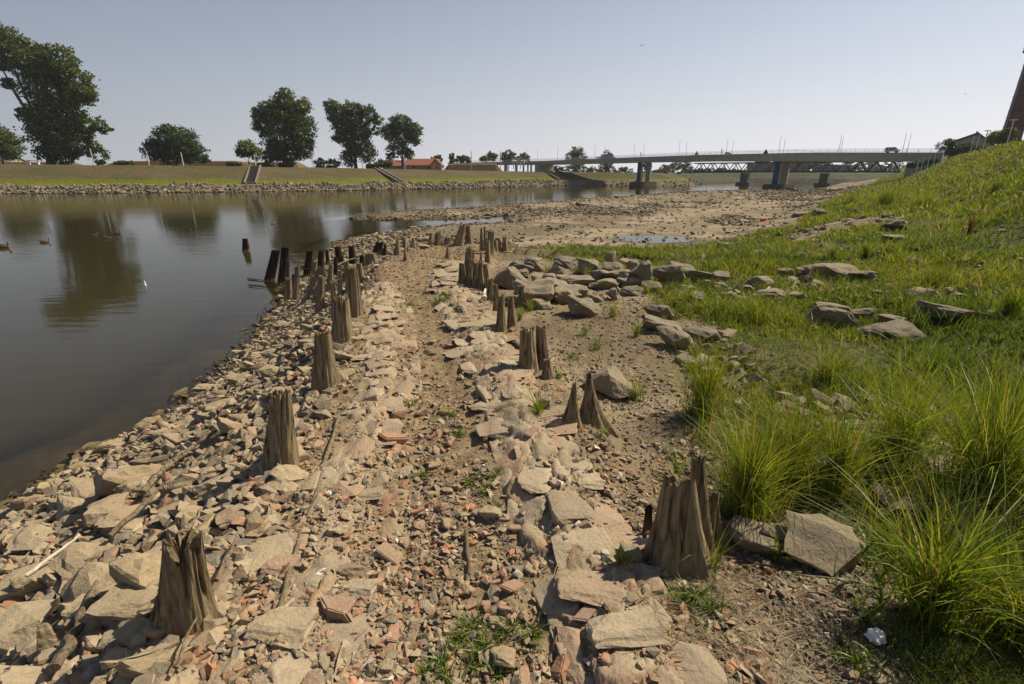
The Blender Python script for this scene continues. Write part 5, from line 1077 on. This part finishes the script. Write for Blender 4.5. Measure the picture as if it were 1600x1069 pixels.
# traffic signs seen above the parapet
for px, lb, mt in ((1088, 'yellow triangular warning sign on the bridge parapet left of the dark car', 'yellow'), (1196, 'dark triangular warning sign on the bridge parapet above the second pier', 'cloth')):
    p_ = onbr(px, -.1); t_ = p_[1] / ray(px, 240)[1]; s_ = 8 * t_ / FPX; root = T(empty('warning_sign', (p_[0], p_[1], bz(px)[0])), lb, 'sign'); root.rotation_euler.z = math.atan2(u[1], u[0])
    mb = MB(); mb.add([(-s_ / 2, -.02, -.05), (s_ / 2, -.02, -.05), (0, -.02, s_ * .8), (-s_ / 2, .02, -.05), (s_ / 2, .02, -.05), (0, .02, s_ * .8)], [(0, 1, 2), (5, 4, 3), (0, 3, 4, 1), (1, 4, 5, 2), (2, 5, 3, 0)]); mb.build('sign_plate', M[mt], root); mb = MB(); mb.tube([(0, .06, -.3), (0, .06, s_ * .5)], .025, 6); mb.build('sign_post', M['steel'], root)

# ---------------------------------------------------------------- truss bridge
PA, PB = at(1163, 289, WL), at(1288, 290.8, WL); v_ = (PB - PA); v_ /= np.linalg.norm(v_); vn_ = np.array([-v_[1], v_[0], 0])
def ontr(px):
    k = (px - 800) / FPX; s = (k * (PA[1] * CP) - PA[0]) / (v_[0] - k * v_[1] * CP); return PA + v_ * s
tb = T(empty('truss_bridge', tuple(PA)), 'dark green steel truss bridge behind the road bridge', 'bridge')
E0, E1 = ontr(1083) - PA, ontr(1405) - PA; Lt = np.linalg.norm(E1 - E0); npan = 30; tax = Matrix(((v_[0], vn_[0], 0), (v_[1], vn_[1], 0), (0, 0, 1)))
zlo, zhi = 1.75 - PA[2], 4.15 - PA[2]
for off in (0, 3.2):
    o_ = vn_ * off
    for z, nm in ((zlo, 'lower_chord'), (zhi, 'upper_chord')):
        mb = MB(); a_, b_ = E0 + o_, E1 + o_; a_[2] = b_[2] = z; mb.beam(a_, b_, .3, .42 if nm[0] == 'l' else .30); mb.build(nm, M['truss'], tb)
    for i in range(npan):
        f0 = i / npan; f1 = (i + 1) / npan; a_ = E0 + (E1 - E0) * f0 + o_; b_ = E0 + (E1 - E0) * f1 + o_; a_[2], b_[2] = (zlo, zhi) if i % 2 == 0 else (zhi, zlo)
        mb = MB(); mb.beam(a_, b_, .2, .2); mb.build('diagonal', M['truss'], tb)
mb = MB(); a_, b_ = E0 + vn_ * 1.6, E1 + vn_ * 1.6; a_[2] = b_[2] = zlo - .1; mb.beam(a_, b_, 3.1, .25); mb.build('deck', M['truss'], tb)
for px in (1163, 1288, 1233):
    p_ = ontr(px) - PA if px != 1233 else None
    if p_ is None: continue
    p_ = p_ + vn_ * 1.6; mb = MB(); mb.box((p_[0], p_[1], (zlo - .35) / 2 - .2), (1.7, 3.6, zlo + .4 - .35), tax); mb.build('pier', M['concd'], tb)
    mb = MB(); mb.box((p_[0], p_[1], .25), (3.4, 5.4, .9), tax); mb.build('pier_footing', M['concd'], tb)
# ---------------------------------------------------------------- town behind
def block(px0, px1, ytop, ybot, Y, mtl, label, floors=4, nm='apartment_block', cols=None, cat='building'):
    a_, b_ = atY(px0, ytop, Y), atY(px1, ytop, Y); z0 = atY((px0 + px1) / 2, ybot, Y)[2] - 1; c = (a_ + b_) / 2; W_ = b_[0] - a_[0]; H_ = a_[2] - z0
    root = T(empty(nm, (c[0], Y, z0)), label, cat, 'buildings of the town beyond the bridges'); mb = MB(); mb.box((0, 5, H_ / 2), (W_, 10, H_)); mb.build('wall', M[mtl], root)
    mb = MB(); mb.box((0, 5, H_ + .15), (W_ + .5, 10.5, .3)); mb.build('roof', M['roofg'], root)
    nc = cols or max(2, int((px1 - px0) / 4.5)); me = MB(); me.box((0, 0, 0), (W_ / nc * .55, .12, H_ / floors * .5)); wm = me.mesh('window'); wm.materials.append(M['win'])
    for i in range(nc):
        for j in range(floors):
            if nc * floors > 60: break
            link('window', wm, None, root, ((i + .5 - nc / 2) * W_ / nc, -.01, (j + .62) * H_ / floors))
for a_ in [(1180, 1193, 256, 276, 300, 'far', 'left tower block seen through the truss', 6), (1193, 1202, 253, 276, 304, 'far', 'taller narrow tower beside the left block', 6), (1206, 1222, 255, 276, 300, 'far', 'grey block right behind the blue pier', 5), (1222, 1236, 252.5, 276, 306, 'far', 'block right of the blue pier', 6),
   (1238, 1258, 251.5, 276, 310, 'far', 'broad dark block behind the truss middle', 6), (1300, 1312, 258, 276, 300, 'far', 'grey block right of the second truss pier', 5), (1314, 1330, 259, 276, 300, 'far2', 'paler block with stepped top at right', 5), (1118, 1160, 271, 279, 262, 'far2', 'long low pale shed at the water under the truss', 1),
   (1165, 1200, 273, 281, 258, 'far2', 'low white building behind the truss pier', 1), (1240, 1275, 271, 279, 262, 'far2', 'low row of pale houses behind the pier', 2)]:
    block(*a_[:6], a_[6], a_[7])
for i, (cx, cy, rx, ry, lb) in enumerate([(1105, 268, 22, 6, 'hazy trees at the left under the truss'), (1150, 268, 24, 5, 'hazy low tree mass behind the truss pier'), (1270, 258, 22, 9, 'hazy hill of trees behind the towers'), (1345, 262, 22, 12, 'hazy trees near the right end of the truss'), (1300, 268, 30, 7, 'dark trees under the right truss span'), (1385, 262, 24, 10, 'dark tree mass at the right end of the truss'), (1230, 270, 26, 6, 'tree row behind the blue pier')]):
    tree(lb, (cx, cy + ry), [(cx + (j - 2) * rx * .4, cy + (ry * .2 if j % 2 else 0), rx * .32, ry * .85) for j in range(5)], 285 + 4 * i, 1300, .8, LB, 'distant tree groups beyond the bridges', name='tree_group', zbase=0)
p_ = at(1392, 281, -1); mb = MB()
# ---------------------------------------------------------------- left bank buildings and furniture
def gable(px0, px1, yr, ye, yb, Y, D_, mtlw, mtlr, label, along='x', cat='house', nm='house', zb=None, windows=2, chim=False):
    a_, b_ = atY(px0, ye, Y), atY(px1, ye, Y); z0 = zb if zb is not None else atY((px0 + px1) / 2, yb, Y)[2]; c = (a_ + b_) / 2; W_ = b_[0] - a_[0]; He = a_[2] - z0; Hr = atY((px0 + px1) / 2, yr, Y)[2] - z0
    root = T(empty(nm, (c[0], Y, z0)), label, cat); mb = MB(); w2 = W_ / 2
    if along == 'x':
        mb.add([(-w2, 0, -1.5), (w2, 0, -1.5), (w2, D_, -1.5), (-w2, D_, -1.5), (-w2, 0, He), (w2, 0, He), (w2, D_, He), (-w2, D_, He), (-w2, D_ / 2, Hr - .1), (w2, D_ / 2, Hr - .1)], [(0, 1, 5, 4), (1, 2, 6, 9, 5), (2, 3, 7, 6), (3, 0, 4, 8, 7)])
        for s in (0, 1):
            y0, y1 = (0 - .4, D_ / 2) if s == 0 else (D_ + .4, D_ / 2); m2 = MB(); e = w2 + .3
            m2.add([(-e, y0, He - .2), (e, y0, He - .2), (e, y1, Hr), (-e, y1, Hr), (-e, y0, He - .05), (e, y0, He - .05), (e, y1, Hr + .18), (-e, y1, Hr + .18)], [(0, 1, 2, 3), (7, 6, 5, 4), (0, 4, 5, 1), (1, 5, 6, 2), (3, 2, 6, 7), (0, 3, 7, 4)]); m2.build('roof', M[mtlr], root)
    else:
        mb.add([(-w2, 0, -1.5), (w2, 0, -1.5), (w2, D_, -1.5), (-w2, D_, -1.5), (-w2, 0, He), (w2, 0, He), (w2, D_, He), (-w2, D_, He), (0, 0, Hr - .1), (0, D_, Hr - .1)], [(0, 1, 5, 8, 4), (1, 2, 6, 5), (2, 3, 7, 9, 6), (3, 0, 4, 7)])
        for s in (-1, 1):
            m2 = MB(); x0 = s * (w2 + .4); m2.add([(x0, -.4, He - .25), (0, -.4, Hr), (0, D_, Hr), (x0, D_, He - .25), (x0, -.4, He - .05), (0, -.4, Hr + .2), (0, D_, Hr + .2), (x0, D_, He - .05)], [(0, 1, 2, 3), (7, 6, 5, 4), (0, 4, 5, 1), (3, 2, 6, 7), (0, 3, 7, 4), (1, 5, 6, 2)]); m2.build('roof', M[mtlr], root)
    mb.build('wall', M[mtlw], root)
    for i in range(windows):
        x = (i + .5 - windows / 2) * W_ / windows; m2 = MB(); m2.box((x, -.02, He * .55), (W_ * .1, .1, max(.5, He * .4))); m2.build('window', M['win'], root)
    if chim: m2 = MB(); m2.box((w2 * .5, D_ / 2 + .6, Hr + .3), (.5, .5, 1.0)); m2.build('chimney', M['brick'], root)
gable(634, 684, 248.5, 258, 265, 166, 8, 'plaster', 'rooft', 'long house with red tiled roof right of the three big trees', chim=True)
gable(672, 690, 249, 259, 265, 163, 5, 'plasterp', 'rooft', 'plastered gable front with red roof at the end of the long house', 'y', windows=1)
gable(598, 630, 251, 259, 264, 168, 7, 'plaster', 'rooft', 'smaller red roofed house half hidden behind the rightmost big tree')
gable(-20, 12, 246, 252, 256, 150, 6, 'plaster', 'roofg', 'small dark roofed hut under the cut off tree at the left edge', cat='hut', nm='hut')
M['hay'] = m_noise('dry_grass_bank', (.11, .07, .032), (.17, .11, .05), .8)
def berm(px0, px1, yt, yb, Y, dpt, label, nm='earth_bank'):
    a_, b_ = atY(px0, yt, Y), atY(px1, yt, Y); z0 = hfar1((a_[0] + b_[0]) / 2, Y) - .3; n = 24; secs = []
    V = []; Fq = []
    for i in range(n + 1):
        f = i / n; x = a_[0] + (b_[0] - a_[0]) * f; z = a_[2] + (b_[2] - a_[2]) * f; e = min(1, min(f, 1 - f) * 9); nz_ = .12 * mnoise.noise(Vector((x * .4, 0, 3)))
        secs.append([(x, Y - 1.4, z0), (x, Y, z0 + (z + nz_ - z0) * .85 * e + .02), (x, Y + 1.2, z0 + (z + nz_ - z0) * e + .02), (x, Y + dpt, z0 + (z - z0) * .9 * e + .02), (x, Y + dpt + 2, z0)])
    return T(strip(secs, nm, M['hay'], None, np.zeros(3)), label, kind='structure')
berm(690, 786, 255.5, 266, 168, 6, 'long brown dry grass bank between the red roofed house and the bridge ramp')
berm(-60, 120, 253, 257, 138, 4, 'low strip of dry field', 'dry_field'); berm(150, 400, 251.5, 258, 146, 6, 'low strip of dry field', 'dry_field'); berm(360, 470, 253.5, 259, 148, 6, 'low strip of dry field', 'dry_field')
PG = 'pale poles standing along the top of the far bank'
for px, yb_, yt in ((147, 257, 232), (233, 257, 236), (287, 260, 238), (400, 261, 241), (490, 262, 245), (567, 263, 247), (633, 264, 249), (690, 265, 252), (737, 267, 236), (782, 267, 236)):
    Y = float(np.interp(px, [0, 400, 850], [106, 116, 164])); b_ = atY(px, yb_, Y); z = hfar1(b_[0], Y); h_ = atY(px, yt, Y)[2] - z
    mb = MB(); mb.tube([(0, 0, -.3), (-.02, 0, h_)], [.11, .09], 7); o = mb.build('pole', M['white'] if px < 700 else M['steel'], loc=(b_[0], Y, z)); o.name = 'bank_pole'; T(o, 'pale pole standing on the top edge of the far bank' if px < 700 else 'tall thin grey pole near the earth bank and bridge ramp', 'pole', PG if px < 700 else 'tall grey poles near the bridge ramp')
p_ = atY(676, 262, 150); z = hfar1(p_[0], 150); mb = MB(); mb.box((0, 0, .9), (1.0, .3, 1.7)); mb.box((0, 0, .0), (.6, .5, .2)); o = mb.build('orange_panel', M['orange'], loc=(p_[0], 150, z)); T(o, 'small orange panel standing before the red roofed house', 'panel')
# bench like white slab behind far left bank
p_ = atY(52, 251, 112); z = hfar1(p_[0], 112); root = T(empty('bench', (p_[0], 112, z)), 'white bench on top of the far bank beside the poplar', 'bench'); mb = MB(); mb.box((0, 0, .9), (2.6, .5, .12)); mb.build('seat', M['white'], root)
for s in (-1, 1): mb = MB(); mb.box((s * 1.0, 0, .4), (.15, .4, .9)); mb.build('leg', M['white'], root)
# drains running down the far bank, concrete edge half way up
def bankline(px, label, wdt=1.6):
    k = (px - 800) / FPX; best = None; Yg = np.linspace(90, 200, 400); Xg = k * Yg * CP * 1.0; Xg = k * (Yg / 1.055); s_ = sdpoly(Xg, Yg, FAR); i0 = np.argmax(s_ > 0); 
    dx = .001; x0, y0 = Xg[i0], Yg[i0]; g = np.array([float(sdpoly(np.array([x0 + .5]), np.array([y0 + 3]), FAR)[0] - sdpoly(np.array([x0 - .5]), np.array([y0 + 3]), FAR)[0]), float(sdpoly(np.array([x0]), np.array([y0 + 3.5]), FAR)[0] - sdpoly(np.array([x0]), np.array([y0 + 2.5]), FAR)[0])]); g /= np.linalg.norm(g)
    root = T(empty('bank_stair', (x0, y0, WL)), label, 'stair')
    n = 11; tn = np.array([g[1], -g[0]]); ax = Matrix(((tn[0], g[0], 0), (tn[1], g[1], 0), (0, 0, 1)))
    for i in range(n):
        d = 4.5 + i * 1.0; x, y = x0 + g[0] * d - tn[0] * (n - i) * .0, y0 + g[1] * d; mb = MB(); mb.box((x - x0, y - y0, hfar1(x, y) - WL + .1), (wdt, 1.0, .28), ax); mb.build('step', M['concm'], root)
    for s in (-1, 1):
        mb = MB(); a_ = (x0 + g[0] * 4.2, y0 + g[1] * 4.2); b_ = (x0 + g[0] * 15.3, y0 + g[1] * 15.3); mb.beam((a_[0] - x0 + tn[0] * s * wdt * .6, a_[1] - y0 + tn[1] * s * wdt * .6, hfar1(*a_) - WL + .2), (b_[0] - x0 + tn[0] * s * wdt * .6, b_[1] - y0 + tn[1] * s * wdt * .6, hfar1(*b_) - WL + .2), .3, .3); mb.build('side_wall', M['concm'], root)
bankline(383, 'concrete steps down the far bank below the tallest tree')
bankline(640, 'narrow concrete steps down the far bank below the rightmost big tree', 1.0)
bankline(890, 'dark edged concrete steps down the bank beside the bridge', 1.6)
# ---------------------------------------------------------------- right bank: house, chimney, posts
def chimney():
    Y = 95.0; p_ = atY(1575, 222, Y); z0 = 3.0; t_ = Y / ray(1575, 222)[1]; r_ = 25 * t_ / FPX / 2; top = atY(1600, 88, Y)[2] + 3; H_ = top - z0
    root = T(empty('brick_chimney', (p_[0] + r_ * .2, Y, z0)), 'tall dark red brick chimney with ladder at the right edge', 'chimney'); n = 28
    mb = MB(); mb.tube([(0, 0, -1), (0, 0, H_)], [r_ * 1.1, r_ * .78], n, True); mb.build('shaft', M['brick'], root)
    for i in range(8):
        z = H_ * (i + .6) / 8.5; rr = r_ * (1.1 - .32 * z / H_) + .025; mb = MB(); mb.tube([(0, 0, z), (0, 0, z + .22)], rr, n); mb.build('brick_band', M['brickd'], root)
    mb = MB(); x = -r_ * 1.1 - .18; x1 = -r_ * .78 - .18
    for s in (-.16, .16): mb.beam((x, s, 0), (x1, s, H_), .05, .05)
    for i in range(int(H_ / .5)): f = i * .5 / H_; mb.beam((x + (x1 - x) * f, -.16, i * .5), (x + (x1 - x) * f, .16, i * .5), .04, .04)
    for i in range(int(H_ / 1.0)): f = i / H_; c_ = x + (x1 - x) * f; mb.tube([(c_ + .35 * math.cos(a), .35 * math.sin(a), i) for a in [math.pi / 2 + k * math.pi / 6 for k in range(7)]], .02, 4)
    mb.build('ladder', M['steel'], root)
    mb = MB(); zp = H_ - 2.2; mb.tube([(0, 0, zp), (0, 0, zp + .15)], r_ * .8 + .7, n); mb.build('platform', M['black'], root)
    mb = MB(); 
    for k in range(20): a = 2 * math.pi * k / 20; b = 2 * math.pi * (k + 1) / 20; R1 = r_ * .8 + .65; mb.beam((R1 * math.cos(a), R1 * math.sin(a), zp + .1), (R1 * math.cos(a), R1 * math.sin(a), zp + 1.1), .05, .05); mb.beam((R1 * math.cos(a), R1 * math.sin(a), zp + 1.1), (R1 * math.cos(b), R1 * math.sin(b), zp + 1.1), .05, .05)
    mb.build('platform_railing', M['steel'], root)
chimney()
def big_house():
    Y = 92.0; m0 = atY(1523, 215, Y); d = m0[:2] / np.linalg.norm(m0[:2]); axv = np.array([d[1], -d[0]]); z0 = 3.0
    def pt(a, b): r_ = ray(a, b); t_ = (m0[0] * d[0] + m0[1] * d[1]) / (r_[0] * d[0] + r_[1] * d[1]); return np.array([(r_[0] * t_ - m0[0]) * axv[0] + (r_[1] * t_ - m0[1]) * axv[1], 0, CAMH + r_[2] * t_])
    pts = [pt(a, b) for a, b in ((1493, 221), (1524, 209.5), (1528, 209), (1553, 229))]; x0_ = pts[0][0]; c = np.array([m0[0] + axv[0] * x0_, m0[1] + axv[1] * x0_, z0]); pts = [p_ - np.array([x0_, 0, 0]) for p_ in pts]; c0_ = c; c = np.zeros(3)
    root = T(empty('gabled_building', tuple(c0_)), 'beige building with asymmetric gable behind dark bushes on the right bank', 'building'); D_ = 9; root.rotation_euler.z = math.atan2(axv[1], axv[0])
    pr = [(0, -1), (pts[3][0] - c[0], -1), (pts[3][0] - c[0], pts[3][2] - z0), (pts[2][0] - c[0], pts[2][2] - z0 - .1), (0, pts[0][2] - z0 - .1)]
    mb = MB(); n = len(pr); mb.add([(x, 0, z) for x, z in pr] + [(x, D_, z) for x, z in pr], [tuple(range(n)), tuple(n + i for i in range(n))[::-1]] + [(i, n + i, n + (i + 1) % n, (i + 1) % n) for i in range(n)]); mb.build('wall', M['plaster'], root)
    for a, b in ((pr[4], pr[3]), (pr[3], pr[2])):
        d = Vector((b[0] - a[0], 0, b[1] - a[1])); e = d.normalized() * .35; a_ = Vector((a[0], 0, a[1] + .12)) - e; b_ = Vector((b[0], 0, b[1] + .12)) + (e if b is pr[2] else Vector()); mb = MB(); y0, y1 = -.5, D_ + .3
        mb.add([(a_.x, y0, a_.z), (b_.x, y0, b_.z), (b_.x, y1, b_.z), (a_.x, y1, a_.z), (a_.x, y0, a_.z + .22), (b_.x, y0, b_.z + .22), (b_.x, y1, b_.z + .22), (a_.x, y1, a_.z + .22)], [(0, 3, 2, 1), (4, 5, 6, 7), (0, 1, 5, 4), (2, 3, 7, 6), (1, 2, 6, 5), (0, 4, 7, 3)]); mb.build('roof', M['roofg'], root)
    for x in (.35, .55, .75): mb = MB(); mb.box((pr[1][0] * x, -.03, 1.8), (.6, .12, .8)); mb.build('window', M['win'], root)
big_house()
for px, yb_, yt, Y in ((1535, 235, 205, 66), (1574, 222, 188, 60)): 
    p_ = atY(px, yb_, Y); tp = atY(px + 2, yt, Y); root = T(empty('street_lamp', tuple(p_ - np.array([0, 0, .6]))), 'white lamp post with flat head on the right bank, ' + ('left' if px < 1560 else 'right') + ' one before the ' + ('house' if px < 1560 else 'chimney'), 'street lamp'); h_ = tp[2] - p_[2] + .6
    mb = MB(); mb.tube([(0, 0, 0), (0, 0, h_)], .05, 7); mb.build('pole', M['white'], root); mb = MB(); mb.box((0, 0, h_ + .04), (.65, .25, .1)); mb.build('lamp_head', M['white'], root)
for i, (px, yb_, yt) in enumerate([(1433, 262, 249), (1441, 258, 245), (1450, 256, 243), (1459, 254, 242), (1471, 250, 236), (1516, 237, 212), (1524, 236, 209)]):
    Y = 72 if px < 1500 else 78; p_ = atY(px, yb_, Y); h_ = atY(px, yt, Y)[2] - p_[2]; mb = MB(); mb.tube([(0, 0, -1.2), (0, 0, h_)], .045, 6); o = mb.build('fence_post', M['white'], loc=tuple(p_)); T(o, 'thin white post on the right bank near the bridge end' if px < 1500 else 'tall thin pole before the gabled building', 'post', 'thin white posts near the bridge end' if px < 1500 else 'tall thin poles before the gabled building')
# concrete edge running along the right bank slope
for s0, lb in ((7.2, 'upper concrete kerb line along the green right bank'), (4.6, 'lower concrete kerb line along the green right bank')):
    mb = MB(); secs = []
    for k in range(44 if s0 > 5 else 18):
        y = (14 if s0 > 5 else 20) + k * 3.0; d_ = y; x = (s0 + .579 * y) / .815; z = gz(x, y); secs.append([(x, y, z - .2), (x + .16, y - .1, z - .2), (x + .16, y - .1, z + .05), (x, y, z + .03)])
    T(strip(secs, 'bank_kerb', M['concd'], None, np.zeros(3)), lb, kind='structure')
# ---------------------------------------------------------------- ducks, birds
def duck_mesh():
    mb = MB(); L = [(-.26, .0, .07, .01), (-.2, 0, .07, .05), (-.1, 0, .06, .085), (.03, 0, .055, .10), (.13, 0, .06, .085), (.19, 0, .085, .05), (.205, 0, .13, .032), (.21, 0, .17, .03), (.22, 0, .205, .04), (.235, 0, .235, .036), (.24, 0, .26, .012)]
    mb.tube([a[:3] for a in L], [a[3] for a in L], 10); return mb.mesh('body', True)
dm = duck_mesh(); dm.materials.append(M['duck']); hb = MB(); hb.tube([(.25, 0, .215), (.28, 0, .208), (.315, 0, .2)], [.018, .016, .01], 6); hm = hb.mesh('bill', True); hm.materials.append(M['bill'])
wb_ = MB(); wb_.tube([(-.22, 0, .10), (-.1, 0, .10), (.05, 0, .10), (.1, 0, .09)], [.012, .06, .07, .02], 8); wm_ = wb_.mesh('wing', True); wm_.materials.append(M['duckh'])
for i, (px, py, sc, yw, lb) in enumerate([(5, 387, 1.5, .2, 'brown duck at the left edge of the river'), (70, 379, 1.15, .5, 'brown duck swimming second from the left'), (147, 369, 1.0, .1, 'brown duck at the left of the trio'), (169, 373, 1.0, 3.3, 'paler duck lower in the trio'), (183, 366, 1.1, .1, 'darker duck leading the trio'), (275, 359, .6, 0, 'tiny far duck, left one of two in mid river'), (296, 360, .6, 0, 'tiny far duck, right one of two in mid river'), (427, 350, 1.1, 1, 'brown duck before the big tree reflection')]):
    p_ = at(px, py, WL); root = T(empty('duck', (p_[0], p_[1], WL - .01)), lb, 'duck', 'ducks swimming on the river'); sc *= .75; root.scale = (sc, sc, sc); root.rotation_euler.z = yw
    link('body', dm, None, root); link('bill', hm, None, root); link('wing', wm_, None, root)
def bird(px, py, Y, s_, label):
    p_ = atY(px, py, Y); root = T(empty('bird', tuple(p_)), label, 'bird'); mb = MB(); mb.tube([(-.16, 0, 0), (-.05, 0, 0), (.08, 0, .01), (.15, 0, .02)], [.01, .04, .04, .01], 7); mb.build('body', M['black'], root, True)
    for s in (-1, 1): mb = MB(); mb.add([(.06, 0, .02), (-.06, 0, .02), (-.03, s * .3, .16), (.05, s * .3, .16), (.06, 0, .03), (-.06, 0, .03), (-.03, s * .3, .165), (.05, s * .3, .165)], [(0, 1, 2, 3), (7, 6, 5, 4), (0, 4, 5, 1), (2, 6, 7, 3), (1, 5, 6, 2), (3, 7, 4, 0)]); mb.build('wing', M['black'], root)
    root.scale = (s_,) * 3; root.rotation_euler.z = 1.2
bird(1002, 72, 60, 1.0, 'small dark bird flying high in the middle of the sky'); bird(1509, 147, 90, 1.0, 'tiny bird in the sky left of the chimney')
# ---------------------------------------------------------------- air
mb = MB(); mb.box((100, 120, 20), (1100, 720, 60)); o = mb.build('haze', None)
hz = bpy.data.materials.new('haze'); hz.use_nodes = True; t = hz.node_tree; t.nodes.clear(); ou = t.nodes.new('ShaderNodeOutputMaterial'); pv_ = t.nodes.new('ShaderNodeVolumePrincipled')
pv_.inputs['Color'].default_value = (.86, .91, 1, 1); pv_.inputs['Density'].default_value = 0.0002; pv_.inputs['Anisotropy'].default_value = .3
t.links.new(pv_.outputs[0], ou.inputs['Volume']); o.data.materials.append(hz); T(o, kind='stuff')
